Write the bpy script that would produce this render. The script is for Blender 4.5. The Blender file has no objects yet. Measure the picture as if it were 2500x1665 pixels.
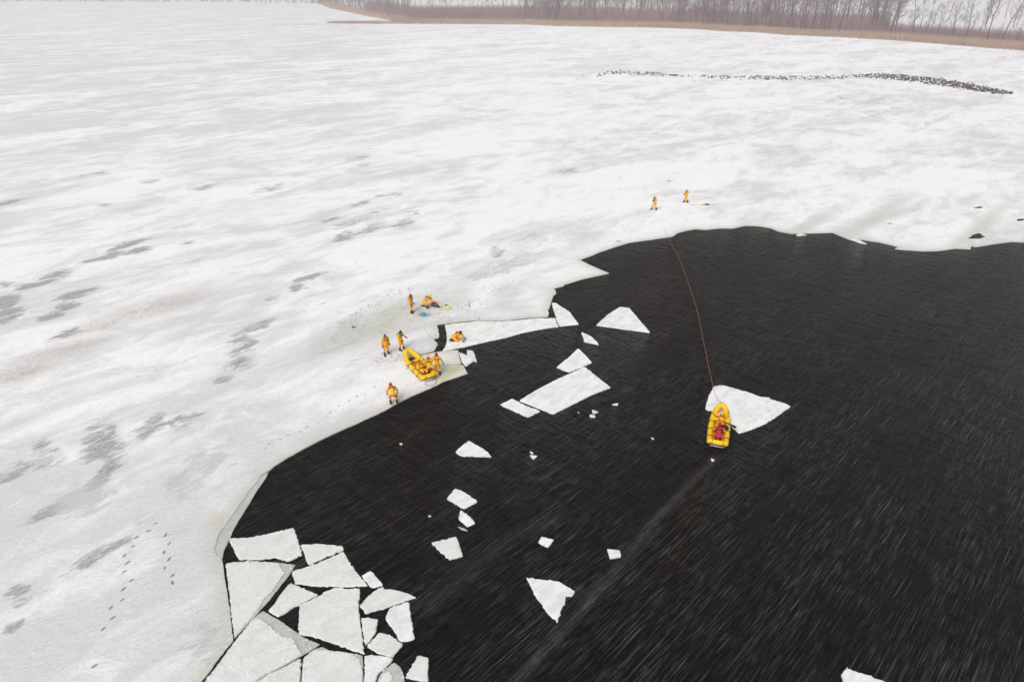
import bpy, bmesh, math, random
import numpy as np
from mathutils import Vector, Matrix
from mathutils.geometry import delaunay_2d_cdt

random.seed(7); rng = np.random.default_rng(7)
R = math.radians
scene = bpy.context.scene
col = scene.collection

# ------------------------------------------------------------------ camera
CAM_H, PITCH, LENS = 26.5, R(27.6), 24.0
KS = CAM_H/23.2
cam_data = bpy.data.cameras.new('camera'); cam_data.lens = LENS; cam_data.sensor_width = 36.0
cam_data.clip_start = 0.1; cam_data.clip_end = 8000.0
cam = bpy.data.objects.new('camera', cam_data); col.objects.link(cam)
cam.location = (0, 0, CAM_H); cam.rotation_euler = (math.pi/2 - PITCH, 0, 0)
scene.camera = cam

# ------------------------------------------------------------------ sky, sun, exposure
SUN_EL, SUN_AZ = R(48), R(205)          # azimuth clockwise from +Y
world = bpy.data.worlds.new('World'); scene.world = world; world.use_nodes = True
wn, wl = world.node_tree.nodes, world.node_tree.links
wn.clear()
sky = wn.new('ShaderNodeTexSky'); sky.sky_type = 'NISHITA'; sky.sun_disc = False
sky.sun_elevation = SUN_EL; sky.sun_rotation = SUN_AZ
sky.air_density = 1.0; sky.dust_density = 6.0; sky.ozone_density = 1.0
hs = wn.new('ShaderNodeHueSaturation'); hs.inputs['Saturation'].default_value = 0.16
bg = wn.new('ShaderNodeBackground'); bg.inputs['Strength'].default_value = 0.15
wo = wn.new('ShaderNodeOutputWorld')
wl.new(sky.outputs[0], hs.inputs['Color']); wl.new(hs.outputs[0], bg.inputs['Color']); wl.new(bg.outputs[0], wo.inputs[0])
sun_d = bpy.data.lights.new('sun', 'SUN'); sun_d.energy = 1.3; sun_d.angle = R(25); sun_d.color = (1, .98, .95)
sun = bpy.data.objects.new('sun', sun_d); col.objects.link(sun)
sdir = Vector((math.sin(SUN_AZ)*math.cos(SUN_EL), math.cos(SUN_AZ)*math.cos(SUN_EL), math.sin(SUN_EL)))
sun.rotation_euler = (-sdir).to_track_quat('-Z', 'Y').to_euler()
scene.view_settings.view_transform = 'Standard'; scene.view_settings.look = 'None'
scene.view_settings.exposure = -0.28; scene.view_settings.gamma = 1.0
scene.view_settings.use_curve_mapping = False
scene.cycles.volume_bounces = 2

# ------------------------------------------------------------------ surveying: a sight line of the survey photo to a ground point
FPX = 2500*LENS/36.0
def G(x, y, z=0.07):
    dx, dy = (x-1250.0)/FPX, (832.5-y)/FPX
    d = Vector((dx, math.cos(PITCH)+dy*math.sin(PITCH), -math.sin(PITCH)+dy*math.cos(PITCH)))
    t = (z-CAM_H)/d.z
    return Vector((d.x*t, d.y*t, z))
def Z(ox, oy, s, pts): return [(ox+x/s, oy+y/s) for x, y in pts]
def GP(pts, z=0.07): return [tuple(G(x, y, z)[:2]) for x, y in pts]
WIND = R(44.5)                          # wind rows run this far right of straight ahead
WD = Vector((math.sin(WIND), math.cos(WIND))); WP = Vector((math.cos(WIND), -math.sin(WIND)))
ICE_Z = 0.07

# ------------------------------------------------------------------ helpers
def obj(name, mesh, mat=None, parent=None, loc=None, rotz=0.0, kind=None, label=None, cat=None, group=None):
    o = bpy.data.objects.new(name, mesh); col.objects.link(o)
    if mat is not None and mesh is not None:
        mesh.materials.clear()
        for m in (mat if isinstance(mat, (list, tuple)) else [mat]): mesh.materials.append(m)
    if parent is not None: o.parent = parent
    if loc is not None: o.location = loc
    if rotz: o.rotation_euler = (0, 0, rotz)
    if kind: o['kind'] = kind
    if label: o['label'] = label
    if cat: o['category'] = cat
    if group: o['group'] = group
    return o
def thing(name, label, cat, loc=(0, 0, 0), rotz=0.0, group=None):
    return obj(name, None, None, None, loc, rotz, None, label, cat, group)
class MB:
    """collects vertices and faces of one mesh"""
    def __init__(s): s.v, s.f = [], []
    def add(s, vs, fs):
        b = len(s.v); s.v += [tuple(p) for p in vs]; s.f += [tuple(b+i for i in f) for f in fs]; return s
    def tube(s, pts, r, n=8, closed=False, cap=True, squash=1.0):
        pts = [Vector(p) for p in pts]; m = len(pts)
        rs = r if isinstance(r, (list, tuple)) else [r]*m
        vs, fs, prev = [], [], None
        for i, p in enumerate(pts):
            a = pts[i-1] if (i or closed) else pts[0]; b = pts[(i+1) % m] if (i < m-1 or closed) else pts[-1]
            t = (b-a)
            t = t.normalized() if t.length > 1e-9 else Vector((0, 0, 1))
            if prev is None:
                x = t.cross(Vector((0, 0, 1)))
                if x.length < 1e-3: x = t.cross(Vector((1, 0, 0)))
            else:
                x = prev - t*prev.dot(t)
            x = x.normalized(); prev = x; y = t.cross(x)
            for k in range(n):
                an = 2*math.pi*k/n
                vs.append(p + x*(math.cos(an)*rs[i]) + y*(math.sin(an)*rs[i]*squash))
        for i in range(m if closed else m-1):
            j = (i+1) % m
            for k in range(n):
                fs.append((i*n+k, i*n+(k+1) % n, j*n+(k+1) % n, j*n+k))
        if cap and not closed:
            fs.append(tuple(range(n))[::-1]); fs.append(tuple((m-1)*n+k for k in range(n)))
        return s.add(vs, fs)
    def ball(s, c, rx, ry=None, rz=None, nu=10, nv=7, rot=None):
        ry = rx if ry is None else ry; rz = rx if rz is None else rz
        c = Vector(c); vs = []
        for j in range(nv+1):
            ph = math.pi*j/nv
            for i in range(nu):
                th = 2*math.pi*i/nu
                p = Vector((rx*math.sin(ph)*math.cos(th), ry*math.sin(ph)*math.sin(th), rz*math.cos(ph)))
                if rot is not None: p = rot @ p
                vs.append(c+p)
        fs = [(j*nu+i, (j+1)*nu+i, (j+1)*nu+(i+1) % nu, j*nu+(i+1) % nu) for j in range(nv) for i in range(nu)]
        return s.add(vs, fs)
    def box(s, c, sx, sy, sz, rot=None):
        c = Vector(c); vs = []
        for dz in (-1, 1):
            for dx, dy in ((-1, -1), (1, -1), (1, 1), (-1, 1)):
                p = Vector((dx*sx/2, dy*sy/2, dz*sz/2))
                if rot is not None: p = rot @ p
                vs.append(c+p)
        return s.add(vs, [(3, 2, 1, 0), (4, 5, 6, 7), (0, 1, 5, 4), (1, 2, 6, 5), (2, 3, 7, 6), (3, 0, 4, 7)])
    def mesh(s, name, smooth=True):
        me = bpy.data.meshes.new(name); me.from_pydata(s.v, [], s.f); me.update()
        if smooth: me.shade_smooth()
        return me
    def build(s, name, mat, parent=None, smooth=True, **k):
        return obj(name, s.mesh(name, smooth), mat, parent, **k)
def smooth_path(pts, sub=6, closed=False):
    pts = [Vector(p) for p in pts]; n = len(pts); out = []
    rngi = range(n if closed else n-1)
    for i in rngi:
        if closed: p0, p1, p2, p3 = pts[i-1], pts[i], pts[(i+1) % n], pts[(i+2) % n]
        else: p0, p1, p2, p3 = pts[max(i-1, 0)], pts[i], pts[i+1], pts[min(i+2, n-1)]
        for k in range(sub):
            t = k/sub
            out.append(0.5*((2*p1)+(p2-p0)*t+(2*p0-5*p1+4*p2-p3)*t*t+(3*p1-p0-3*p2+p3)*t**3))
    if not closed: out.append(pts[-1])
    return out

# ------------------------------------------------------------------ materials
def new_mat(name):
    m = bpy.data.materials.new(name); m.use_nodes = True
    nt = m.node_tree; return m, nt, nt.nodes, nt.links, nt.nodes['Principled BSDF']
def simple(name, color, rough=0.6, var=0.12, scale=9.0, bump=0.0, bscale=30.0, spec=0.4):
    m, nt, n, l, p = new_mat(name)
    tc = n.new('ShaderNodeTexCoord')
    ns = n.new('ShaderNodeTexNoise'); ns.inputs['Scale'].default_value = scale; ns.inputs['Detail'].default_value = 4
    l.new(tc.outputs['Object'], ns.inputs['Vector'])
    mx = n.new('ShaderNodeMix'); mx.data_type = 'RGBA'
    mx.inputs[6].default_value = tuple(c*(1-var) for c in color)+(1,)
    mx.inputs[7].default_value = tuple(min(1, c*(1+var)) for c in color)+(1,)
    l.new(ns.outputs['Fac'], mx.inputs[0]); l.new(mx.outputs[2], p.inputs['Base Color'])
    p.inputs['Roughness'].default_value = rough; p.inputs['Specular IOR Level'].default_value = spec
    if bump:
        nb = n.new('ShaderNodeTexNoise'); nb.inputs['Scale'].default_value = bscale; nb.inputs['Detail'].default_value = 3
        l.new(tc.outputs['Object'], nb.inputs['Vector'])
        b = n.new('ShaderNodeBump'); b.inputs['Strength'].default_value = bump; b.inputs['Distance'].default_value = 0.03
        l.new(nb.outputs['Fac'], b.inputs['Height']); l.new(b.outputs[0], p.inputs['Normal'])
    return m
class NT:
    """short hand for node building"""
    def __init__(s, nt): s.n, s.l = nt.nodes, nt.links
    def put(s, sock, v):
        if isinstance(v, bpy.types.NodeSocket): s.l.new(v, sock)
        else: sock.default_value = v
    def math(s, op, a, b=0.0, c=None, clamp=False):
        q = s.n.new('ShaderNodeMath'); q.operation = op; q.use_clamp = clamp
        s.put(q.inputs[0], a); s.put(q.inputs[1], b)
        if c is not None: s.put(q.inputs[2], c)
        return q.outputs[0]
    def noise(s, vec, scale=1.0, detail=4.0, rough=0.55, dist=0.0):
        q = s.n.new('ShaderNodeTexNoise'); s.put(q.inputs['Vector'], vec)
        q.inputs['Scale'].default_value = scale; q.inputs['Detail'].default_value = detail
        q.inputs['Roughness'].default_value = rough; q.inputs['Distortion'].default_value = dist
        return q.outputs['Fac']
    def step(s, v, lo, hi, a=0.0, b=1.0):
        q = s.n.new('ShaderNodeMapRange'); q.interpolation_type = 'SMOOTHSTEP'
        s.put(q.inputs['Value'], v)
        for i, x in zip((1, 2, 3, 4), (lo, hi, a, b)): s.put(q.inputs[i], x)
        return q.outputs[0]
    def mix(s, f, a, b):
        q = s.n.new('ShaderNodeMix'); q.data_type = 'RGBA'
        s.put(q.inputs[0], f)
        s.put(q.inputs[6], a if isinstance(a, bpy.types.NodeSocket) else tuple(a)+(1,))
        s.put(q.inputs[7], b if isinstance(b, bpy.types.NodeSocket) else tuple(b)+(1,))
        return q.outputs[2]
    def windvec(s, along, across):
        """world position in wind axes: x along the wind rows, y across, scaled"""
        g = s.n.new('ShaderNodeNewGeometry')
        m = s.n.new('ShaderNodeMapping'); m.vector_type = 'POINT'
        m.inputs['Rotation'].default_value = (0, 0, -(math.pi/2-WIND))
        s.l.new(g.outputs['Position'], m.inputs['Vector'])
        q = s.n.new('ShaderNodeVectorMath'); q.operation = 'MULTIPLY'
        s.l.new(m.outputs[0], q.inputs[0]); q.inputs[1].default_value = (along, across, 1.0)
        return q.outputs[0]
    def pos(s): return s.n.new('ShaderNodeNewGeometry').outputs['Position']
    def attr(s, name):
        q = s.n.new('ShaderNodeAttribute'); q.attribute_name = name; return q.outputs['Fac']
    def bump(s, h, strength, dist, prev=None):
        q = s.n.new('ShaderNodeBump'); q.inputs['Strength'].default_value = strength; q.inputs['Distance'].default_value = dist
        s.put(q.inputs['Height'], h)
        if prev is not None: s.l.new(prev, q.inputs['Normal'])
        return q.outputs[0]

SNOW, SNOW2, GREYICE = (.885, .88, .885), (.655, .65, .662), (.29, .30, .295)
def ice_sheet_material():
    m, nt, n, l, p = new_mat('lake_ice'); q = NT(nt)
    big = q.noise(q.windvec(.020, .052), 1.0, 5, .6, .9)          # drifts tens of metres long
    mid = q.noise(q.windvec(.20, .48), 1.0, 7, .66, .8)           # rows and blotches a few metres long
    fine = q.noise(q.windvec(2.4, 5.6), 1.0, 5, .66, .3)          # scoured grain
    crumb = q.noise(q.pos(), 8.0, 4, .66)
    cloud = q.noise(q.windvec(.075, .13), 1.0, 6, .62, 1.0)
    thin = q.math('ADD', q.math('MULTIPLY', big, .34), q.math('ADD', q.math('MULTIPLY', mid, .30), q.math('MULTIPLY', cloud, .36)))
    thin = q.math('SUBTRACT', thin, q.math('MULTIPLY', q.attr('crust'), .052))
    base = q.mix(q.step(thin, .40, .55), SNOW2, SNOW)
    base = q.mix(q.math('MULTIPLY', q.step(fine, .46, .70), .28), base, (.56, .56, .575))
    base = q.mix(q.math('MULTIPLY', q.step(crumb, .56, .74), .25), base, (.90, .90, .90))
    # thin snow: patches of grey ice, ragged along the wind
    macro = q.noise(q.windvec(.30, .70), 1.0, 8, .70, 1.0)
    rag = q.noise(q.windvec(1.3, 4.6), 1.0, 6, .70, .3)
    rough = q.math('ADD', q.math('MULTIPLY', q.math('SUBTRACT', macro, .5), 4.2), q.math('MULTIPLY', q.math('SUBTRACT', rag, .5), 2.2))
    def ragged(name, lo, hi):
        a = q.attr(name)
        k = q.step(q.math('ADD', a, rough), lo, hi)
        return q.math('MULTIPLY', k, q.step(a, .02, .22))
    bm_ = ragged('bare', .36, .86)
    icec = q.mix(q.step(q.math('ADD', crumb, q.math('MULTIPLY', q.math('SUBTRACT', rag, .5), .8)), .44, .62), GREYICE, (.47, .475, .47))
    wild = q.math('MULTIPLY', q.step(q.noise(q.windvec(.11, .36), 1.0, 8, .70, .8), .60, .68), q.step(big, .36, .6, 1.0, .2))
    base = q.mix(q.math('MULTIPLY', wild, .42), base, (.47, .475, .48))
    base = q.mix(q.math('MULTIPLY', ragged('bare', .02, .75), .42), base, (.50, .505, .51))
    base = q.mix(q.math('MULTIPLY', bm_, .86), base, icec)
    base = q.mix(q.math('MULTIPLY', ragged('pale', .25, .85), .78), base, (.52, .535, .53))
    tanm = q.math('MULTIPLY', q.attr('tan'), q.step(q.math('ADD', q.math('MULTIPLY', mid, .7), q.math('MULTIPLY', q.math('ADD', fine, crumb), .5)), .62, 1.05))
    base = q.mix(q.math('MULTIPLY', tanm, 1.0, clamp=True), base, (.30, .235, .15))
    wet = q.math('MULTIPLY', q.attr('wet'), q.step(q.math('ADD', mid, q.math('MULTIPLY', crumb, .4)), .40, .86, .45, 1.0))
    base = q.mix(q.math('MULTIPLY', wet, .9), base, (.53, .53, .46))
    tram = q.math('MULTIPLY', q.attr('tramp'), q.step(q.noise(q.windvec(3.2, 7.5), 1.0, 4, .65, .5), .55, .66))
    base = q.mix(q.math('MULTIPLY', tram, .7), base, (.33, .33, .31))
    base = q.mix(q.math('MULTIPLY', q.attr('green'), .85), base, (.50, .475, .27))
    dye = q.math('MULTIPLY', q.attr('dye'), q.step(crumb, .2, .55))
    base = q.mix(q.step(dye, .10, .60), base, (.02, .26, .36))
    l.new(base, p.inputs['Base Color'])
    rg = q.step(bm_, 0, 1, .92, .42); l.new(rg, p.inputs['Roughness'])
    p.inputs['Specular IOR Level'].default_value = .25
    h = q.math('SUBTRACT', q.math('ADD', mid, q.math('MULTIPLY', fine, .40)), q.math('MULTIPLY', bm_, .15))
    nrm = q.bump(h, .55, .32); nrm = q.bump(crumb, .28, .05, nrm)
    l.new(nrm, p.inputs['Normal'])
    return m
def floe_snow_material(name, c1, c2, lum=1.0):
    m, nt, n, l, p = new_mat(name); q = NT(nt)
    a = q.noise(q.windvec(.8, 1.6), 1.0, 6, .65, .5); c = q.noise(q.pos(), 15.0, 4, .68); d = q.noise(q.pos(), 4.5, 3, .6, .2)
    base = q.mix(q.step(a, .36, .62), c2, c1)
    base = q.mix(q.math('MULTIPLY', q.step(q.math('ADD', c, q.math('MULTIPLY', q.math('SUBTRACT', d, .5), .8)), .52, .68), .7), base, tuple(min(.9, x*1.16) for x in c1))
    base = q.mix(q.math('MULTIPLY', q.step(d, .54, .70), .35), base, tuple(x*.8 for x in c2))
    l.new(base, p.inputs['Base Color']); p.inputs['Roughness'].default_value = .85
    p.inputs['Specular IOR Level'].default_value = .25
    nrm = q.bump(d, .35, .10); nrm = q.bump(c, .6, .05, nrm); l.new(nrm, p.inputs['Normal'])
    return m
def water_material():
    m, nt, n, l, p = new_mat('lake_water'); q = NT(nt)
    # short wind waves: crests lie across the wind, drawn out sideways
    w0 = q.noise(q.windvec(1.15, .34), 1.0, 3, .55, .8)
    w1 = q.noise(q.windvec(2.8, .95), 1.0, 4, .62, .7)
    w2 = q.noise(q.windvec(8.0, 3.4), 1.0, 3, .6, .3)
    # falling-snow streaks painted into the water colour, rows along the wind, thick in gusts
    gust = q.noise(q.windvec(.07, .22), 1.0, 4, .65, .6)
    gst = q.step(gust, .36, .62, .40, 1.0)
    r0 = q.step(q.noise(q.windvec(.20, 6.0), 1.0, 2, .55, .05), .53, .80)
    r1 = q.step(q.noise(q.windvec(.34, 16.0), 1.0, 2, .55, .0), .55, .77)
    r2 = q.step(q.noise(q.windvec(.75, 32.0), 1.0, 2, .55, .0), .54, .74)
    rows = q.math('ADD', q.math('MULTIPLY', r0, .22), q.math('ADD', q.math('MULTIPLY', r1, .62), q.math('MULTIPLY', r2, .60)))
    rows = q.math('MULTIPLY', rows, gst)
    wake = q.math('MULTIPLY', q.attr('wake'), q.step(q.noise(q.windvec(.9, 9.0), 1.0, 4, .6), .30, .72, .25, 1.0))
    slush = q.math('ADD', q.math('MULTIPLY', rows, .28), q.math('MULTIPLY', wake, .09), clamp=True)  # falling-snow streaks, plus the boat's real slush trail
    base = q.mix(slush, (.0017, .0014, .0010), (.55, .53, .51))
    l.new(base, p.inputs['Base Color'])
    p.inputs['Roughness'].default_value = .10; p.inputs['IOR'].default_value = 1.33
    p.inputs['Specular IOR Level'].default_value = .14
    p.inputs['Specular Tint'].default_value = (1.0, .93, .86, 1)
    nrm = q.bump(w0, 1.0, .55); nrm = q.bump(w1, 1.0, .42, nrm); nrm = q.bump(w2, .7, .09, nrm); l.new(nrm, p.inputs['Normal'])
    return m
M = {}
M['ice'] = ice_sheet_material()
M['water'] = water_material()
M['floe'] = floe_snow_material('floe_snow', (.84, .84, .835), (.69, .69, .68))
M['floe_wet'] = floe_snow_material('floe_wet_snow', (.74, .74, .72), (.655, .66, .635))
M['rim'] = floe_snow_material('soaked_ice_rim', (.52, .52, .46), (.40, .405, .36))
M['ledge'] = floe_snow_material('bare_ice_ledge', (.52, .54, .49), (.43, .455, .41))

# ------------------------------------------------------------------ the open water's outline, traced on the ground
D_ = lambda pts: Z(1020, 690, 5.8875, pts)
shore = []
shore += Z(1900, 480, 3.925, [(2355,437),(2240,432),(2060,455),(1900,482),(1850,472),(1845,503),(1700,497),(1530,520),(1385,522),(1240,512),(1120,500),(1155,483),(1060,458),(960,435),(800,412),(690,415),(600,378),(520,345),(350,350),(230,352),(130,355),(0,333)])
shore += Z(1350, 530, 3.925, [(2080,103),(1980,87),(1850,80),(1730,108),(1620,106),(1470,120),(1375,114),(1290,128),(1200,150),(1150,185),(1090,194),(900,222),(740,243),(610,282),(450,335),(370,370),(258,410),(340,453),(420,488),(536,538),(300,590),(100,650)])
shore += D_([(2100,48),(1940,85),(1965,88),(1992,150),(1950,190),(1930,240),(1910,290),(1890,370),(1870,400),(1885,440),(1868,490),
    (1760,493),(1600,500),(1430,520),(1280,539),(1180,543),(850,541),(750,546),(560,564),(420,584),(275,603),(290,660),(308,760),(300,790),(222,808),(285,880),(235,980),
    (130,1008),(0,1040),(-25,1050),(0,1056),(130,1026),(235,1001),(340,986),(480,973),(580,967),(600,1080),(622,1168),(540,1177),(450,1181),(330,1187),(230,1193),(330,1197),(450,1191),(560,1186),(650,1183),(680,1240),(715,1303)])
shore += Z(500, 900, 3.563, [(2085,108),(1960,170),(1800,235),(1700,285),(1560,365),(1430,425),(1300,485),(1150,550),(1000,620),(850,700),(700,785),(620,835),(565,880),(475,933),
    (478,942),(440,1000),(380,1060),(360,1110),(300,1180),(270,1230),(220,1300),(170,1370),(130,1420),(110,1470),(100,1530)])
shore += Z(450, 1200, 3.372, [(240,465),(262,520),(300,545),(318,598),(331,700),(356,850),(376,1000),(392,1130),(402,1222),(296,1352),(214,1472),(132,1568)])
shore_g = GP(shore)
tail = [(-9.9, 15.0), (-11.4, 11.5), (-13.5, 6.0), (-12.0, -6.0), (5.0, -14.0), (40.0, -12.0), (75.0, 8.0), (90.0, 35.0), (86.0, 55.0), (70.0, 64.0), (59.0, 67.0)]
tail = [(x*KS, y*KS) for x, y in tail]
def rough_line(pts, closed, seg, amp, seed):
    """cuts a ground outline into short pieces and makes it ragged"""
    rg = random.Random(seed); out = []; n = len(pts)
    for i in range(n if closed else n-1):
        a, b = Vector(pts[i]), Vector(pts[(i+1) % n]); L = (b-a).length
        k = max(1, int(L/seg)); nn = Vector((-(b-a).y, (b-a).x))/max(L, 1e-6)
        for j in range(k):
            t = j/k
            d = 0 if j == 0 else (rg.gauss(0, amp*.6)+amp*.9*math.sin(j*1.7+i*2.1)*rg.random())
            out.append(tuple(a+(b-a)*t+nn*d))
    if not closed: out.append(tuple(pts[-1]))
    return out
hole = rough_line(shore_g, False, .14, .018, 3) + tail

# small holes and cracks right through the ice
def blob(cx, cy, rx, ry, seed, n=26):
    rg = random.Random(seed); out = []
    ph = [rg.uniform(0, 6.28) for _ in range(4)]
    for i in range(n):
        a = 2*math.pi*i/n
        k = 1+.18*math.sin(2*a+ph[0])+.14*math.sin(3*a+ph[1])+.12*math.sin(5*a+ph[2])+.08*rg.uniform(-1, 1)
        out.append((cx+math.cos(a)*rx*k, cy+math.sin(a)*ry*k))
    return out
def slit(pts, w0):
    a, b = [], []
    n = len(pts)
    for i, p in enumerate(pts):
        t = Vector(pts[min(i+1, n-1)])-Vector(pts[max(i-1, 0)]); t.normalize(); nn = Vector((-t.y, t.x))
        w = w0*math.sin(math.pi*(i+.6)/(n+.2))*random.uniform(.5, 1.2)
        a.append(tuple(Vector(p)+nn*w)); b.append(tuple(Vector(p)-nn*w))
    return a+b[::-1]
holes = []
for i, (x, y, rx, ry) in enumerate([(1920,105,42,10),(2325,222,40,14),(1905,382,78,24),(2000,415,22,4),(1975,308,18,4),(2160,130,10,3),(610,147,19,4),(172,108,13,4),(2195,360,9,3),(1072,257,30,7)]):
    holes.append(GP(Z(1900, 480, 3.925, blob(x, y, rx, ry, 40+i))))
for i, (x, y, rx, ry) in enumerate([(862.9,798.2,6,2.2),(1634,442,3.6,1.4),(1519,550.5,2.5,1.2),(1569,540,2.2,1),(1677,537.5,2.2,.8),(1510,588.5,6,1.7),(870,640,1.8,.9)]):
    holes.append(GP(blob(x, y, rx, ry, 70+i)))
for pts, w in (([(745,262),(742,300),(737,335),(748,352),(756,368)], .05), ([(882,485),(884,510),(880,535)], .04), ([(75,645),(105,682),(135,715),(165,752),(195,788),(214,803)], .045)):
    holes.append(slit(GP(D_(pts)), w))

def inside(px, py, poly):
    c = np.zeros(px.shape, bool); n = len(poly)
    for i in range(n):
        x1, y1 = poly[i]; x2, y2 = poly[(i+1) % n]
        if y1 == y2: continue
        t = (y1 > py) != (y2 > py)
        c ^= t & (px < (x2-x1)*(py-y1)/(y2-y1)+x1)
    return c
def seg_dist(px, py, line):
    d = np.full(px.shape, 1e9)
    for (x1, y1), (x2, y2) in zip(line[:-1], line[1:]):
        dx, dy = x2-x1, y2-y1; L = dx*dx+dy*dy+1e-12
        t = np.clip(((px-x1)*dx+(py-y1)*dy)/L, 0, 1)
        d = np.minimum(d, (px-x1-t*dx)**2+(py-y1-t*dy)**2)
    return np.sqrt(d)

def build_ice():
    pts = []
    for (y0, y1, xa, sp) in ((-14, 46, 48, .30), (46, 82, 85, .52), (82, 165, 150, 1.3), (165, 400, 330, 7), (400, 2600, 2400, 90)):
        y0, y1, xa, sp = (y0*KS, y1*KS, xa*KS, sp*KS) if y0 < 400 else (400*KS, y1, xa, sp)
        xs = np.arange(-xa, xa, sp); ys = np.arange(y0+sp*.5, y1, sp)
        X, Y = np.meshgrid(xs, ys); X = X+rng.uniform(-.3, .3, X.shape)*sp; Y = Y+rng.uniform(-.3, .3, Y.shape)*sp
        keep = np.abs(X) < .9*Y+16
        if y0 >= 399: keep[:] = True
        pts.append(np.stack([X[keep], Y[keep]], 1))
    P = np.concatenate(pts)
    allh = [hole]+holes
    k = ~inside(P[:, 0], P[:, 1], shore_g+tail)
    P = P[k]
    d = seg_dist(P[:, 0], P[:, 1], shore_g)
    P = P[d > .07]
    outer = [(-2600, -120), (2600, -120), (2600, 2700), (-2600, 2700)]
    verts = [Vector(p) for p in outer]; edges = [(0, 1), (1, 2), (2, 3), (3, 0)]
    for h in allh:
        b = len(verts); verts += [Vector(p) for p in h]; edges += [(b+i, b+(i+1) % len(h)) for i in range(len(h))]
    verts += [Vector(p) for p in P.tolist()]
    V, E, F, *_ = delaunay_2d_cdt(verts, edges, [], 0, 1e-4, False)
    V = np.array([tuple(v) for v in V]); F = np.array([tuple(f) for f in F if len(f) == 3])
    c = V[F].mean(1)
    bad = np.zeros(len(F), bool)
    for h in allh:
        bx = np.array(h); lo, hi = bx.min(0), bx.max(0)
        m = (c[:, 0] >= lo[0]) & (c[:, 0] <= hi[0]) & (c[:, 1] >= lo[1]) & (c[:, 1] <= hi[1])
        idx = np.nonzero(m)[0]
        bad[idx] |= inside(c[idx, 0], c[idx, 1], h)
    F = F[~bad]
    # rim of the hole edges: walls down into the water
    ed = np.sort(np.concatenate([F[:, [0, 1]], F[:, [1, 2]], F[:, [2, 0]]]), 1)
    u, cnt = np.unique(ed, axis=0, return_counts=True); rim = u[cnt == 1]
    rim = rim[np.abs(V[rim[:, 0]]).max(1) < 1000]
    rv = np.unique(rim); low = {int(v): len(V)+i for i, v in enumerate(rv)}
    nV = len(V)
    z = np.full(nV, ICE_Z)
    co = np.concatenate([np.column_stack([V, z]), np.column_stack([V[rv], np.full(len(rv), -.16)])])
    faces = F.tolist()+[(int(a), int(b), low[int(b)], low[int(a)]) for a, b in rim]
    me = bpy.data.meshes.new('ice_sheet'); me.from_pydata(co.tolist(), [], faces); me.update()
    bm = bmesh.new(); bm.from_mesh(me); bmesh.ops.recalc_face_normals(bm, faces=bm.faces)
    if sum(f.normal.z for f in list(bm.faces)[:200]) < 0: bmesh.ops.reverse_faces(bm, faces=bm.faces)
    bm.to_mesh(me); bm.free()
    x, y = co[:, 0], co[:, 1]
    def ellipses(lst):
        a = np.zeros(len(co))
        for (px, py, rx, ry, slope, s) in lst:
            g = G(px, py)
            th = math.atan2(-(py+40), 3100-px) if slope is None else slope   # along the wind rows unless told
            e1 = G(px+rx*math.cos(th), py+rx*math.sin(th))-g; e2 = G(px-ry*math.sin(th), py+ry*math.cos(th))-g
            Mi = np.linalg.inv(np.array([[e1.x, e2.x], [e1.y, e2.y]]))
            dx, dy = x-g.x, y-g.y
            uu = Mi[0, 0]*dx+Mi[0, 1]*dy; vv = Mi[1, 0]*dx+Mi[1, 1]*dy
            a = np.maximum(a, s*np.clip(1.45-.80*np.sqrt(uu*uu+vv*vv), 0, 1))
        return a
    Lb = []
    def L(ox, oy, sc, lst, s=1.0): return [(ox+a/sc, oy+b/sc, c/sc, d/sc, None, s) for a, b, c, d in lst]
    Lb += L(0, 380, 3.364, [(810,148,60,10),(690,172,30,8),(1220,210,45,10),(1310,275,30,8),(1690,258,80,14),(70,385,120,14),(850,405,45,12),(960,765,75,20),(1100,712,90,20),(1130,785,75,22),(880,830,120,16),(1540,720,32,10),(450,975,110,26),(290,1060,170,18),(640,1130,140,34),(560,1240,75,30),(430,1310,90,22),(50,1210,110,70),(50,1320,110,50),(20,1060,40,22)])
    Lb += L(0, 380, 3.364, [(2220,275,100,20)], .72)
    Lb += L(0, 680, 3.136, [(510,425,105,22),(1960,360,140,22)], .9)
    Lb += L(0, 680, 3.136, [(1850,520,90,60),(1840,660,95,45),(1720,770,60,28),(1400,1085,160,46),(1130,1170,140,42),(1200,1070,80,28),(800,1290,130,110),(850,1420,90,80),(780,1530,110,36),(270,1420,160,70),(80,1500,150,30),(320,1290,70,46),(750,1130,110,46)], .72)
    Lb += L(0, 680, 3.136, [(1780,1420,42,14)], .9)
    Lb += L(650, 380, 2.944, [(680,12,65,8),(680,78,25,8),(890,283,58,11),(665,350,60,12),(300,880,120,11),(210,955,45,28),(405,1070,22,9)], .9)
    Lb += L(650, 380, 2.944, [(745,425,100,22),(500,455,75,10),(570,490,80,22),(750,525,95,28),(610,565,100,24),(980,490,65,26),(1040,425,42,16),(2150,120,80,14),(90,1015,70,10),(1660,700,40,36)], .66)
    Lb += L(0, 1100, 2.775, [(700,680,150,26),(600,760,90,22),(470,850,70,16),(120,960,60,36),(130,1020,55,14),(1390,1430,30,36),(100,1200,60,30),(300,430,120,30)], .74)
    Lb += L(1600, 0, 2.617, [(1180,630,60,9),(550,695,20,4),(940,652,16,3),(430,740,16,5),(370,668,18,3)], .7)
    bare = ellipses(Lb)
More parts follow.
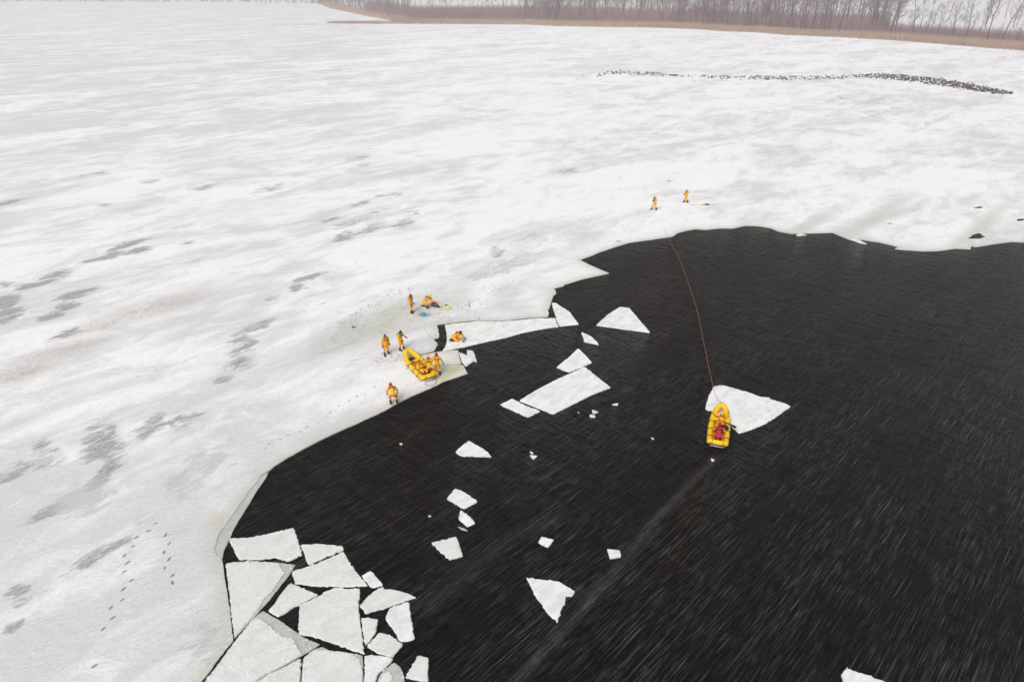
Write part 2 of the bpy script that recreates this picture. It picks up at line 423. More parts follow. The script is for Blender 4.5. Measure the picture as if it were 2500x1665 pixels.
    pale = ellipses(L(0, 1100, 2.775, [(1230,270,110,80),(1420,90,90,60),(1000,460,70,36),(1340,1280,160,130),(560,320,160,110)], .8)
        + L(800, 680, 4.6125, [(640,480,560,120),(330,600,260,70)], .62) + L(650, 380, 2.944, [(1700,800,230,40),(1540,850,120,26),(1860,590,80,16)], .7) + L(1600, 0, 2.617, [(1400,650,90,20),(1380,740,160,12),(1820,765,140,12)], .7)
        + L(0, 680, 3.136, [(1560,1400,110,80)], .85))
    tan_ = ellipses(L(0, 680, 3.136, [(1150,235,420,55)], .62)+L(0, 680, 3.136, [(850,350,300,22),(120,730,260,60),(450,560,300,45)], .62))
    wet = ellipses(L(800, 680, 4.6125, [(720,470,650,160)], .9)+L(800, 680, 4.6125, [(330,620,260,60)], .7)+L(1900, 480, 3.925, [(900,210,330,60),(1800,400,480,60),(250,300,300,40)], .75))
    dl = seg_dist(x[:], y[:], shore_g)
    wet = np.maximum(wet, .95*np.clip(1.15-dl/.9, 0, 1)); wet = np.maximum(wet, .30*np.clip(1-dl/3.0, 0, 1))
    wet = np.maximum(wet, ellipses(L(1020, 690, 5.8875, [(480,1260,260,50)], 1.0)))
    green = ellipses(L(1020, 690, 5.8875, [(500,1270,190,40),(400,1330,150,30)], 1.0)+L(500, 900, 3.563, [(120,1350,60,90)], .35))
    tramp = ellipses(L(800, 680, 4.6125, [(330,440,420,60),(250,560,260,90),(700,330,420,40)], .9)+L(800, 680, 4.6125, [(1180,440,330,80),(900,900,260,60),(560,950,160,80)], .6)+L(1900, 480, 3.925, [(1000,220,420,80),(650,330,250,50)], .8)+L(1020, 690, 5.8875, [(1300,300,700,150)], .45))
    crust = np.clip(1-(np.hypot(x+20*KS, (y-18*KS)*.8))/(26*KS), 0, 1)*1.4+np.clip((-x-25*KS)/(60*KS), 0, .8)  # greyer snow left and lower left: scoured crust plus lens vignette painted in
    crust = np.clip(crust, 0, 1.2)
    dye = ellipses([(1036, 769, 8.5, 4.2, 0.1, 1.0), (1010, 741, 7, 4, 0, .62), (1030, 770, 14, 6, .1, .3), (1009, 742, 10, 6, 0, .2)])
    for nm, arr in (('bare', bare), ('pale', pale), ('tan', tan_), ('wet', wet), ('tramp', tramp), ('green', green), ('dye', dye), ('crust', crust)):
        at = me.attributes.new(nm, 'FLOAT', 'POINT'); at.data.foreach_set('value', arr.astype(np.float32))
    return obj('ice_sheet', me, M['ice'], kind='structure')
ice = build_ice()

# water: one sheet under the ice, cut in a grid so the boat's slush trail can lie on it
def build_water():
    xs = np.concatenate([[-2500, -400], np.arange(-34, -8, .8), np.arange(-8, 20, .22), np.arange(20, 108, .8), [400, 2500]]); ys = np.concatenate([[-110], np.arange(-18, 12, .8), np.arange(12, 42, .22), np.arange(42, 92, .8), [400, 2650]])
    X, Y = np.meshgrid(xs, ys); n, m = X.shape
    co = np.stack([X.ravel(), Y.ravel(), np.zeros(n*m)], 1)
    i = (np.arange(n-1)[:, None]*m+np.arange(m-1)[None]).ravel()
    F = np.stack([i, i+1, i+m+1, i+m], 1)
    me = bpy.data.meshes.new('water'); me.from_pydata(co.tolist(), [], F.tolist()); me.update()
    line = GP([(1742,1118),(1725,1140),(1640,1225),(1560,1318),(1480,1420),(1390,1520),(1290,1632),(1200,1740)], 0)
    d = seg_dist(co[:, 0], co[:, 1], line)
    w = np.exp(-(d/.24)**2)
    faint = GP([(1360,1265),(1250,1310),(1150,1390),(1050,1480)], 0)
    w = np.maximum(w, .45*np.exp(-(seg_dist(co[:, 0], co[:, 1], faint)/.45)**2))
    at = me.attributes.new('wake', 'FLOAT', 'POINT'); at.data.foreach_set('value', w.astype(np.float32))
    return obj('water', me, M['water'], kind='structure')
build_water()

# bare ledge below the snow edge, lower left
led = Z(500, 900, 3.563, [(482,935),(556,896),(530,950),(440,1080),(370,1200),(300,1310),(240,1420),(205,1500)]) + Z(450, 1200, 3.372, [(325,490),(312,556),(318,596),(300,545),(258,520),(234,465)]) + \
      Z(500, 900, 3.563, [(92,1530),(100,1470),(120,1420),(160,1370),(210,1300),(260,1230),(290,1180),(350,1110),(370,1060),(430,1000)])
def slab(name, outline, top, mat, parent=None, bottom=-.14, inset=.02, seg=.12, amp=.016, seed=1, origin=None, **k):
    """a flat piece of ice: ragged outline, a crumbled upper edge, sides under water"""
    o = Vector(origin) if origin else Vector((0, 0))
    rc = random.Random(seed+7); cut = []; m_ = len(outline)
    for kk in range(m_):      # corners are broken off, not pointed
        p0, p1, p2 = Vector(outline[kk-1]), Vector(outline[kk]), Vector(outline[(kk+1) % m_])
        la, lb = (p0-p1).length, (p2-p1).length
        ca, cb = min(rc.uniform(.02, .12), la*.22), min(rc.uniform(.02, .12), lb*.22)
        cut += [tuple(p1+(p0-p1)*(ca/max(la, 1e-6))), tuple(p1*.45+(p1+(p0-p1)*(ca/max(la, 1e-6)))*.275+(p1+(p2-p1)*(cb/max(lb, 1e-6)))*.275), tuple(p1+(p2-p1)*(cb/max(lb, 1e-6)))]
    pts = [Vector(p)-o for p in rough_line(cut, True, seg, amp, seed)]
    n = len(pts)
    area = sum(pts[i].x*pts[(i+1) % n].y-pts[(i+1) % n].x*pts[i].y for i in range(n))
    if area < 0: pts.reverse()
    rg = random.Random(seed+99); ins = []
    for i, p in enumerate(pts):
        t = pts[(i+1) % n]-pts[i-1]
        t = t.normalized() if t.length > 1e-6 else Vector((1, 0)); nn = Vector((-t.y, t.x))
        ins.append(p+nn*inset*rg.uniform(.4, 1.3))
    bm = bmesh.new()
    r0 = [bm.verts.new((p.x, p.y, bottom)) for p in pts]; r1 = [bm.verts.new((p.x, p.y, top-inset*.9)) for p in pts]
    r2 = [bm.verts.new((p.x, p.y, top+rg.uniform(-.006, .010))) for p in ins]
    for a, b in ((r0, r1), (r1, r2)):
        for i in range(n): bm.faces.new((a[i], a[(i+1) % n], b[(i+1) % n], b[i]))
    for f in bm.faces: f.material_index = 1
    f = bm.faces.new(r2); f.material_index = 0; bmesh.ops.triangulate(bm, faces=[f])
    me = bpy.data.meshes.new(name); bm.to_mesh(me); bm.free()
    mat = [mat, M['rim'] if mat is not M['ledge'] else mat]
    return obj(name, me, mat, parent, loc=(o.x, o.y, 0) if parent is None else None, **k)
slab('ice_ledge', GP(led, .03), .028, M['ledge'], ice, seed=5, inset=.01)

C_ = lambda p: Z(450, 1200, 3.372, p); U_ = lambda p: Z(1000, 620, 3.623, p); K_ = lambda p: Z(1000, 1040, 3.137, p)
FG = 'broken ice pieces afloat on the dark water'
# (outline, label, snow cover outline or None)
floes = [
 (C_([(340,588),(400,574),(560,566),(760,578),(915,598),(870,670),(800,760),(700,890),(600,1000),(500,1110),(412,1205),(397,1100),(372,850),(352,700)]),
  'large triangular ice floe with a grey wet right edge, beside the left ice edge',
  C_([(352,592),(420,580),(560,578),(690,582),(772,592),(800,640),(832,660),(790,720),(735,800),(655,880),(620,950),(555,1030),(415,1190),(402,1100),(378,850),(358,700)])),
 (C_([(365,385),(560,375),(740,335),(900,295),(940,410),(972,520),(850,572),(775,548),(740,538),(640,556),(450,556),(405,470)]), 'four-sided ice floe at the top of the broken cluster, touching the ice edge', None),
 (C_([(955,440),(1080,425),(1200,437),(1305,452),(1315,478),(1160,540),(1030,602),(1000,560),(985,500)]), 'small blunt ice floe right of the topmost floe in the cluster', None),
 (C_([(885,655),(1020,615),(1170,556),(1310,491),(1350,560),(1420,660),(1510,770),(1350,780),(1100,775),(910,755)]), 'wide trapezoid ice floe in the middle of the broken cluster', None),
 (C_([(1460,690),(1535,648),(1590,710),(1635,772),(1537,788)]), 'small square ice chip at the right corner of the wide trapezoid floe', None),
 (C_([(875,748),(950,780),(1050,828),(1105,846),(1000,900),(880,960),(770,1028),(690,975),(745,920),(800,830)]), 'narrow crusty ice floe between the large triangle and the large square floe', None),
 (C_([(947,930),(1030,896),(1110,856),(1170,815),(1260,785),(1350,800),(1445,795),(1435,960),(1455,1120),(1485,1335),(1350,1290),(1200,1235),(1050,1185),(940,1170)]), 'largest square ice floe in the centre of the broken cluster', None),
 (C_([(1442,940),(1500,870),(1600,788),(1720,805),(1850,840),(1910,868),(1850,888),(1680,946),(1490,1003)]), 'leaf-shaped pointed ice floe at the right of the broken cluster', None),
 (C_([(1690,956),(1845,902),(1865,1030),(1900,1210),(1775,1232),(1730,1150),(1655,1045)]), 'slanted ice floe below the leaf-shaped pointed floe', None),
 (C_([(1457,1035),(1595,1045),(1580,1150),(1530,1226),(1490,1260),(1470,1150)]), 'narrow wedge of ice against the large square floe', None),
 (C_([(1500,1270),(1602,1156),(1700,1182),(1800,1250),(1720,1356),(1600,1330)]), 'crusty four-sided ice floe under the narrow wedge', None),
 (C_([(648,975),(770,1047),(900,1137),(1020,1217),(1118,1250),(1030,1308),(965,1346),(800,1440),(640,1526),(470,1640),(330,1760),(60,1720),(158,1568),(240,1462),(318,1356),(420,1220),(560,1042)]),
  'big snow-covered floe with footprints, along the diagonal crack at the bottom left',
  C_([(588,1038),(650,1062),(720,1120),(800,1190),(885,1200),(930,1270),(966,1336),(800,1432),(640,1516),(460,1632),(320,1745),(80,1705),(170,1566),(250,1462),(330,1352),(430,1218)])),
 (C_([(978,1362),(1060,1296),(1140,1272),(1200,1306),(1330,1318),(1464,1342),(1470,1450),(1473,1568),(1480,1720),(950,1720),(962,1568),(968,1480)]),
  'frost-edged ice floe at the bottom edge below the large square floe',
  C_([(984,1366),(1060,1308),(1120,1300),(1200,1312),(1330,1326),(1400,1350),(1440,1375),(1458,1450),(1462,1568),(1470,1700),(962,1700),(972,1568),(976,1480)])),
 (C_([(640,1532),(800,1450),(962,1368),(960,1480),(952,1568),(940,1720),(420,1720),(480,1646)]), 'smooth white ice wedge at the bottom edge left of the frost-edged floe', None),
 (C_([(1482,1347),(1620,1345),(1720,1370),(1698,1406),(1605,1485),(1572,1562),(1560,1700),(1492,1700),(1484,1568)]), 'upright ice strip at the bottom edge right of the frost-edged floe', None),
 (C_([(1728,1398),(1780,1440),(1810,1520),(1816,1590),(1800,1690),(1572,1690),(1584,1568),(1620,1484)]), 'rounded grey ice floe with a white cap at the bottom edge',
  C_([(1640,1490),(1690,1480),(1716,1520),(1700,1570),(1650,1600),(1600,1600),(1605,1560)])),
 (C_([(1925,1340),(2010,1365),(2005,1480),(2008,1562),(1820,1530),(1870,1440)]), 'lone upright ice piece at the lower right of the broken cluster', None),
 (U_([(1648,630),(1760,530),(1860,468),(1945,480),(2030,580),(2128,695),(1900,665)]), 'fan-shaped white floe alone in the water right of the long floe', None),
 (U_([(1520,690),(1600,725),(1660,780),(1672,803),(1545,775)]), 'small curved ice sliver below the fan-shaped floe', None),
 (U_([(1300,1003),(1400,920),(1490,835),(1550,890),(1612,960),(1510,1005),(1410,1045)]), 'kite-shaped ice floe just above the big oblong floe', None),
 (U_([(970,1295),(1150,1185),(1300,1110),(1550,997),(1650,1080),(1780,1180),(1600,1250),(1440,1330),(1270,1415),(1130,1360)]), 'big oblong white floe with trampled snow in mid water', None),
 (U_([(800,1332),(905,1280),(1030,1342),(1155,1390),(1045,1442),(930,1390)]), 'smaller oblong floe touching the lower left end of the big oblong floe', None),
 (D_([(1925,290),(1990,295),(2060,345),(2170,410),(2240,500),(2315,597),(2150,615),(2045,628),(2005,560),(1992,500),(1952,390)]), 'curved triangular floe at the right end of the long floe', None),
 (D_([(390,608),(560,584),(850,556),(1200,558),(1450,538),(1600,522),(1700,514),(1980,512),(1995,580),(2028,635),(1940,640),(1750,670),(1500,720),(1280,785),(1000,845),(700,915),(350,985),(395,920),(420,820),(415,720)]), 'long strip-shaped floe carrying the kneeling rescuer', None),
 (D_([(597,1005),(690,1038),(800,1100),(800,1125),(750,1160),(690,1205),(640,1150),(608,1060)]), 'small white ice piece right of the trampled ice block', None),
 (D_([(710,965),(800,985),(825,1060),(848,1135),(808,1130),(802,1094),(770,1078),(705,1038)]), 'small bent grey ice piece behind another by the trampled ice block', None),
 (Z(1650, 900, 6.534, [(600,285),(740,262),(850,290),(1050,350),(1180,385),(1350,450),(1500,460),(1505,485),(1750,555),(1830,600),(1650,730),(1440,870),(1200,970),(1010,1028),(860,900),(600,710),(470,635),(520,450)]), 'large kite-shaped white floe under the bow of the floating raft', None),
 (K_([(350,197),(450,110),(540,160),(600,200),(627,235),(400,228)]), 'flat triangular ice floe alone in mid water, left of centre', None),
 (K_([(283,555),(350,475),(440,520),(522,577),(415,632)]), 'four-sided ice floe directly above a smaller floe in the lower water', None),
 (K_([(390,642),(440,675),(505,742),(440,768),(375,710)]), 'small narrow ice floe directly below the four-sided one', None),
 (K_([(366,764),(420,778),(448,800),(400,791)]), 'thin dark ice splinter below the small narrow floe', None),
 (K_([(165,893),(355,845),(380,910),(408,995),(305,1022)]), 'wedge-shaped ice floe with white crumbs near the broken cluster', None),
 (K_([(1010,845),(1105,870),(1060,928),(985,890)]), 'small five-cornered ice chip alone in the lower water', None),
 (K_([(1510,937),(1610,950),(1622,1000),(1535,1013)]), 'small square ice chip beside the slush trail', None),
 (K_([(893,1158),(1020,1175),(1140,1187),(1268,1262),(1245,1302),(1205,1298),(1178,1318),(1155,1332),(1195,1357),(1160,1400),(1132,1502),(1050,1420),(970,1310)]), 'arrowhead-shaped ice floe with a bite out of its right side', None),
 (K_([(920,222),(978,228),(948,255)]), 'tiny triangular ice chip right of the flat triangular floe', None),
 (K_([(922,193),(950,207),(930,210)]), 'tiny ice fleck above the tiny triangular chip', None),
 (Z(1100, 1300, 1.682, [(1603,582),(1625,555),(1700,580),(1790,614),(1850,650),(1640,680)]), 'pointed white floe cut by the bottom edge at the right', None),
 (U_([(1790,1330),(1845,1318),(1840,1337)]), 'tiny ice fleck nearest the right corner of the big oblong floe', None),
 (U_([(1612,1378),(1674,1396),(1620,1412)]), 'tiny ice wedge above another, below the big oblong floe', None),
 (U_([(1595,1418),(1645,1430),(1640,1445),(1592,1440)]), 'tiny ice chip directly below the tiny ice wedge', None),
 (U_([(1488,1396),(1502,1398),(1496,1408)]), 'tiny ice fleck left of the tiny ice wedge', None),
 (Z(500, 900, 3.563, [(1692,648),(1722,650),(1708,664)]), 'tiny ice fleck alone in the water below the stooping rescuer', None),
 (Z(500, 900, 3.563, [(1940,1278),(1972,1276),(1955,1286)]), 'tiny ice fleck left of the four-sided floe in the lower water', None),
 (Z(1650, 900, 6.534, [(555,1428),(600,1445),(616,1466),(575,1470)]), 'tiny ice chip just below the stern of the floating raft', None),
 (Z(1900, 480, 3.925, [(170,366),(212,356),(275,370),(180,375)]), 'thin white ice sliver at the far ice edge, the left one', None),
 (Z(1900, 480, 3.925, [(694,412),(735,402),(790,425),(850,457),(770,440)]), 'thin white ice sliver at the far ice edge, the right one', None),
 (Z(1000, 1040, 3.137, [(1848,85),(1874,97),(1862,101)]), 'tiny ice fleck alone in open water, left of the floating raft', None),
]
for i, (px, label, cover) in enumerate(floes):
    pts = GP(px, .06)
    c = Vector((sum(p[0] for p in pts)/len(pts), sum(p[1] for p in pts)/len(pts)))
    size = max((Vector(p)-c).length for p in pts)
    seg = min(.10, size*.25); amp = min(.034, size*.035)
    if cover is None:
        wetf = any(w in label for w in ('cluster', 'crusty', 'wedge', 'grey', 'bottom edge left'))
        if 'dark ice' in label:
            slab('ice_floe', pts, .03, M['ledge'], None, seed=i, seg=seg, amp=amp, origin=c, label=label, cat='ice floe', group=FG, inset=.01)
        else:
            slab('ice_floe', pts, .08, M['floe_wet' if wetf else 'floe'], None, seed=i, seg=seg, amp=amp, origin=c, label=label, cat='ice floe', group=FG, inset=min(.04, size*.06))
    else:
        t = thing('ice_floe', label, 'ice floe', (c.x, c.y, 0), 0, FG)
        slab('ice_slab', [tuple(Vector(p)-c) for p in pts], .035, M['ledge'], t, seed=i, seg=.12, amp=.015, inset=.012)
        cv = [tuple(Vector(p)-c) for p in GP(cover, .06)]
        slab('snow_cover', cv, .075, M['floe_wet'], t, bottom=.030, seed=i+50, seg=.08, amp=.055, inset=.02)

# snow crumbs and ice bits lying along the broken edges
def crumbs():
    rg = random.Random(77); V, F = [], []
    t0 = [(1, 0, 0), (-1, 0, 0), (0, 1, 0), (0, -1, 0), (0, 0, 1), (0, 0, -1)]
    f0 = [(0, 2, 4), (2, 1, 4), (1, 3, 4), (3, 0, 4), (2, 0, 5), (1, 2, 5), (3, 1, 5), (0, 3, 5)]
    def put(x, y, z, r):
        b = len(V)
        for p in t0:
            k = r*rg.uniform(.6, 1.3); V.append((x+p[0]*k*1.2, y+p[1]*k*1.2, z+p[2]*k*.7))
        F.extend(tuple(b+i for i in f) for f in f0)
    for i, (px, label, cover) in enumerate(floes):
        pts = GP(px, .06); n = len(pts)
        if n < 5 or 'tiny' in label: continue
        c = Vector((sum(p[0] for p in pts)/n, sum(p[1] for p in pts)/n))
        for k in range(n):
            a, e = Vector(pts[k]), Vector(pts[(k+1) % n]); L = (e-a).length
            heavy = rg.random() < .45
            for _ in range(int(L*(9 if heavy else 2))):
                p = a.lerp(e, rg.random()); p = p.lerp(c, rg.uniform(.03, .11))
                if p.y > 10: put(p.x, p.y, .09, rg.uniform(.012, .05))
    for k in range(len(shore_g)-1):
        a, e = Vector(shore_g[k]), Vector(shore_g[k+1]); L = (e-a).length
        if L > 12 or rg.random() < .35: continue
        nn = Vector((-(e-a).y, (e-a).x)); nn = nn/max(nn.length, 1e-6)
        for _ in range(int(L*4)):
            p = a.lerp(e, rg.random())-nn*rg.uniform(-.25, .25)
            if not inside(np.array([p.x]), np.array([p.y]), shore_g+tail)[0]: put(p.x, p.y, .075, rg.uniform(.012, .05))
    me = bpy.data.meshes.new('snow_crumbs'); me.from_pydata(V, [], F); me.update()
    obj('snow_crumbs', me, M['floe'], kind='stuff')
crumbs()

# ------------------------------------------------------------------ people
M['suit'] = simple('suit_orange', (.90, .38, .008), .5, .28, 6, 1.0, 9)
M['glove'] = simple('glove_dark_blue', (.018, .022, .05), .6)
M['boot'] = simple('boot_black', (.012, .011, .011), .55)
M['hood'] = simple('hood_black', (.014, .011, .010), .7)
M['skin'] = simple('skin', (.42, .22, .15), .5)
M['red'] = simple('helmet_red', (.50, .012, .018), .35)
M['yellowh'] = simple('helmet_yellow', (.78, .46, .03), .35)
M['strap'] = simple('strap_dark', (.055, .014, .008), .6)
M['redvest'] = simple('vest_red', (.46, .016, .035), .7, .2, 10, .4, 18)
M['yellow'] = simple('raft_yellow', (.86, .50, .006), .38, .10, 3, .12, 5)
M['yellow2'] = simple('raft_floor_yellow', (.72, .36, .01), .5, .15, 4, .2, 8)
M['line'] = simple('grab_line_black', (.02, .02, .02), .7)
M['grey'] = simple('rub_strip_grey', (.34, .34, .36), .6)
M['black'] = simple('equipment_black', (.014, .013, .013), .6)
M['rope'] = simple('rope_orange', (.34, .15, .06), .8)
M['lime'] = simple('lime_plastic', (.50, .68, .03), .5)
M['bagred'] = simple('bag_red', (.62, .05, .02), .6)
M['bagblue'] = simple('bag_blue', (.03, .11, .24), .6)
M['white'] = simple('patch_white', (.7, .7, .68), .6)

def S(d, **k): e = dict(d); e.update(k); return e
def sym(**k):
    o = {}
    for n, v in k.items():
        o[n+'_l'] = (-v[0], v[1], v[2]); o[n+'_r'] = v
    return o
STAND = dict(pel=(0, 0, .96), chest=(0, .01, 1.28), neck=(0, .0, 1.49), head=(0, .03, 1.645), face=(0, 1, -.15), up=(0, 0, 1),
    **sym(sh=(.20, 0, 1.42), el=(.275, -.03, 1.13), wr=(.29, .05, .89), hd=(.285, .08, .80), hip=(.105, 0, .92), kn=(.13, .03, .50), an=(.135, -.02, .10), to=(.15, .17, .045)))
def person(label, loc, yaw, pose, helmet=None, vest=False, parent_group='rescuers in orange suits', scale=1.05, tilt=None):
    J = {k: Vector(v) for k, v in pose.items()}
    face = J['face'].normalized(); up = J['up'].normalized()
    side = face.cross(up).normalized()
    bones = [('pel', 'chest', .170, .185, 'torso'), ('chest', 'neck', .175, .085, 'torso'), ('neck', 'head', .075, .08, 'neck')]
    for s in 'lr':
        bones += [('chest', 'sh_'+s, .14, .10, 'torso'), ('sh_'+s, 'el_'+s, .095, .078, 'arm'), ('el_'+s, 'wr_'+s, .074, .055, 'fore'), ('wr_'+s, 'hd_'+s, .045, .040, 'hand'),
                  ('pel', 'hip_'+s, .16, .135, 'torso'), ('hip_'+s, 'kn_'+s, .130, .095, 'thigh'), ('kn_'+s, 'an_'+s, .090, .072, 'shin'), ('an_'+s, 'to_'+s, .070, .052, 'foot')]
    mb = MB(); segs = []
    def cap(a, b, ra, rb, tag):
        d = b-a; L = max(d.length, 1e-4)
        mb.tube([a, a+d*.33, a+d*.67, b], [ra, ra*.67+rb*.33, ra*.33+rb*.67, rb], 12)
        mb.ball(a, ra, nu=12, nv=8); mb.ball(b, rb, nu=12, nv=8)
        segs.append((a, b, ra, rb, tag))
    for a, b, ra, rb, tag in bones: cap(J[a], J[b], ra, rb, tag)
    # head: skull, jaw, nose, ears
    hc = J['head']; rot = Matrix((side, face, up)).transposed()
    mb.ball(hc, .092, .108, .125, 14, 10, rot); segs.append((hc, hc, .12, .12, 'head'))
    mb.ball(hc+face*.035-up*.075, .062, .068, .058, 10, 7, rot)
    mb.ball(hc+face*.112-up*.012, .018, .026, .026, 8, 6, rot)
    for s in (-1, 1): mb.ball(hc+side*(.092*s)-up*.01, .016, .028, .034, 8, 6, rot)
    # hands: palm, four fingers and a thumb, lightly curled
    for s, sg in (('l', -1), ('r', 1)):
        w, h = J['wr_'+s], J['hd_'+s]; d = (h-w).normalized()
        ref = Vector((0, 1, 0)) if abs(d.y) < .8 else Vector((0, 0, 1))
        lat = d.cross(ref).normalized()*sg; lat = (ref-d*ref.dot(d)).normalized(); pal = d.cross(lat)*sg
        for q, (off, ln) in enumerate(((-.036, .062), (-.012, .078), (.013, .084), (.037, .074))):
            b0 = h+lat*off; b1 = b0+d*(ln*.55)+pal*(.012); b2 = b1+d*(ln*.40)+pal*(.032)
            cap(b0-d*.01, b1, .015, .014, 'hand'); cap(b1, b2, .014, .012, 'hand')
        t0 = w*.55+h*.45+lat*.035; t1 = t0+lat*.035+d*.035+pal*.015; t2 = t1+d*.035+pal*.02
        cap(t0, t1, .018, .016, 'hand'); cap(t1, t2, .016, .013, 'hand')
    raw = mb.mesh('body_raw'); tmp = bpy.data.objects.new('body_raw', raw); col.objects.link(tmp)
    rm = tmp.modifiers.new('r', 'REMESH'); rm.mode = 'VOXEL'; rm.voxel_size = .0135
    sm = tmp.modifiers.new('s', 'SMOOTH'); sm.factor = .5; sm.iterations = 2
    me = bpy.data.meshes.new_from_object(tmp.evaluated_get(bpy.context.evaluated_depsgraph_get()))
    bpy.data.objects.remove(tmp); bpy.data.meshes.remove(raw)
    me.name = 'body'; me.shade_smooth()
    n = len(me.polygons); c = np.empty(n*3); me.polygons.foreach_get('center', c); c = c.reshape(-1, 3)
    best = np.full(n, 1e9); who = np.zeros(n, int); tt = np.zeros(n)
    for i, (a, b, ra, rb, tag) in enumerate(segs):
        a_, d_ = np.array(a), np.array(b-a); L2 = float(d_@d_)+1e-9
        t = np.clip((c-a_)@d_/L2, 0, 1); dist = np.linalg.norm(c-a_-t[:, None]*d_, axis=1)-(ra+(rb-ra)*t)
        k = dist < best; best[k] = dist[k]; who[k] = i; tt[k] = t[k]
    mats = [M['suit'], M['glove'], M['boot'], M['hood'], M['skin'], M['strap'], M['redvest']]
    idx = np.zeros(n, np.int32); hcn, fn, un, sn = np.array(hc), np.array(face), np.array(up), np.array(side)
    for i, s_ in enumerate(segs):
        k = who == i; tag = s_[4]
        if tag == 'hand': idx[k] = 1
        elif tag == 'foot': idx[k] = 2
        elif tag == 'shin': idx[k & (tt > .52)] = 2; idx[k & (tt > .44) & (tt <= .52)] = 5
        elif tag == 'fore': idx[k & (tt > .86)] = 1
        elif tag in ('neck',): idx[k] = 3
        elif tag == 'torso' and vest: idx[k] = 6
        if tag == 'head': idx[k] = 3
    rel = c-hcn; fr = rel@fn; uz = rel@un; sx = rel@sn
    hd = np.linalg.norm(rel, axis=1) < .16
    idx[hd] = 3
    facek = hd & (fr > .055) & (np.abs(sx) < .062) & (uz < .055) & (uz > -.12)
    idx[facek] = 4
    for s in (-1, 1): idx[facek & (np.abs(sx-.03*s) < .014) & (np.abs(uz-.004) < .010)] = 2
    idx[facek & (np.abs(sx) < .026) & (np.abs(uz+.066) < .008)] = 5
    for m in mats: me.materials.append(m)
    me.polygons.foreach_set('material_index', idx); me.update()
    t = thing('person', label, 'person', loc, yaw, parent_group)
    t.scale = (scale,)*3
    if tilt: t.rotation_euler = (tilt[0], tilt[1], yaw)
    b = obj('body', me, None, t)
    # chest harness
    sp = (J['neck']-J['chest']).normalized(); la = (J['sh_r']-J['sh_l']).normalized(); fo = sp.cross(la).normalized(); fo = -fo if fo.dot(la.cross(sp)) > 0 and False else fo
    h = MB(); ring = []
    for i in range(20):
        an = 2*math.pi*i/20; ring.append(J['chest']+sp*.04+la*(.205*math.cos(an))+fo*(.200*math.sin(an)))
    h.tube(ring, .026, 6, closed=True)
    for s in (-1, 1):
        arc = [J['chest']+sp*(.04+.21*math.sin(math.pi*q/8))+la*(.105*s)+fo*(.20*math.cos(math.pi*q/8)) for q in range(9)]
        h.tube(arc, .022, 6)
    h.build('harness', M['strap'], t)
    if helmet:
        hm = MB(); vs = []; nu, nv = 18, 7
        for j in range(nv+1):
            ph = (math.pi*.56)*j/nv
            for i in range(nu):
                th = 2*math.pi*i/nu
                vs.append(hc+up*.012+side*(.122*math.sin(ph)*math.cos(th))+face*(.142*math.sin(ph)*math.sin(th))+up*(.145*math.cos(ph)))
        hm.add(vs, [(j*nu+i, j*nu+(i+1) % nu, (j+1)*nu+(i+1) % nu, (j+1)*nu+i) for j in range(nv) for i in range(nu)])
        brim = [hc-up*.008+side*(.124*math.cos(2*math.pi*i/nu))+face*(.146*math.sin(2*math.pi*i/nu)) for i in range(nu)]
        hm.tube(brim, .012, 6, closed=True)
        ho = hm.build('helmet', M[helmet], t)
        st = MB().tube([hc+side*.115-up*.01, hc+side*.085-up*.09+face*.03, hc-up*.135+face*.045, hc-side*.085-up*.09+face*.03, hc-side*.115-up*.01], .009, 5)
        st.build('chin_strap', M['line'], ho)
    return t
def at(px, py, z=ICE_Z): return tuple(G(px, py, z))

p_red_stand = S(STAND, head=(0, .05, 1.64), face=(0, 1, -.45), up=(0, .35, 1), kn_r=(.13, .07, .50), an_r=(.14, .05, .10), to_r=(.16, .25, .045), el_r=(.27, .02, 1.13), wr_r=(.27, .12, .90), hd_r=(.26, .15, .81))
person('standing person in red helmet and orange suit beside the blue stains', at(1004, 764), R(-100), p_red_stand, 'red')
KNEEL = dict(pel=(0, -.12, .50), chest=(0, .14, .76), neck=(0, .32, .93), head=(0, .43, 1.03), face=(0, .75, -.7), up=(0, .7, .75),
    **sym(sh=(.19, .25, .88), el=(.22, .48, .66), wr=(.13, .62, .46), hd=(.11, .68, .39), hip=(.11, -.10, .46), kn=(.15, .22, .10), an=(.13, -.28, .085), to=(.13, -.46, .05)))
p_kneel_bag = S(KNEEL, pel=(0, -.12, .58), chest=(0, .16, .86), neck=(0, .34, 1.04), head=(0, .45, 1.14), hip_l=(-.11, -.1, .54), hip_r=(.11, -.1, .54), kn_r=(.17, .22, .52), an_r=(.17, .15, .10), to_r=(.18, .35, .05), kn_l=(-.15, .10, .09), an_l=(-.13, -.36, .085),
    to_l=(-.13, -.5, .06), sh_l=(-.19, .28, .98), sh_r=(.19, .28, .98), el_l=(-.2, .52, .76), el_r=(.2, .52, .76), wr_l=(-.1, .66, .54), wr_r=(.1, .66, .54), hd_l=(-.08, .72, .48), hd_r=(.08, .72, .48))
person('person in yellow helmet kneeling over the red and blue bag', at(1040, 751), R(-108), p_kneel_bag, 'yellowh')
p_apart = S(STAND, kn_r=(.17, .06, .50), an_r=(.23, .10, .10), to_r=(.28, .29, .045), kn_l=(-.16, .0, .50), an_l=(-.2, -.08, .10), to_l=(-.24, .1, .045), el_r=(.32, -.02, 1.14), wr_r=(.34, .1, .92), hd_r=(.34, .13, .83))
person('black-hooded person in orange suit farthest left, standing with legs apart', at(944, 866), R(-140), p_apart)
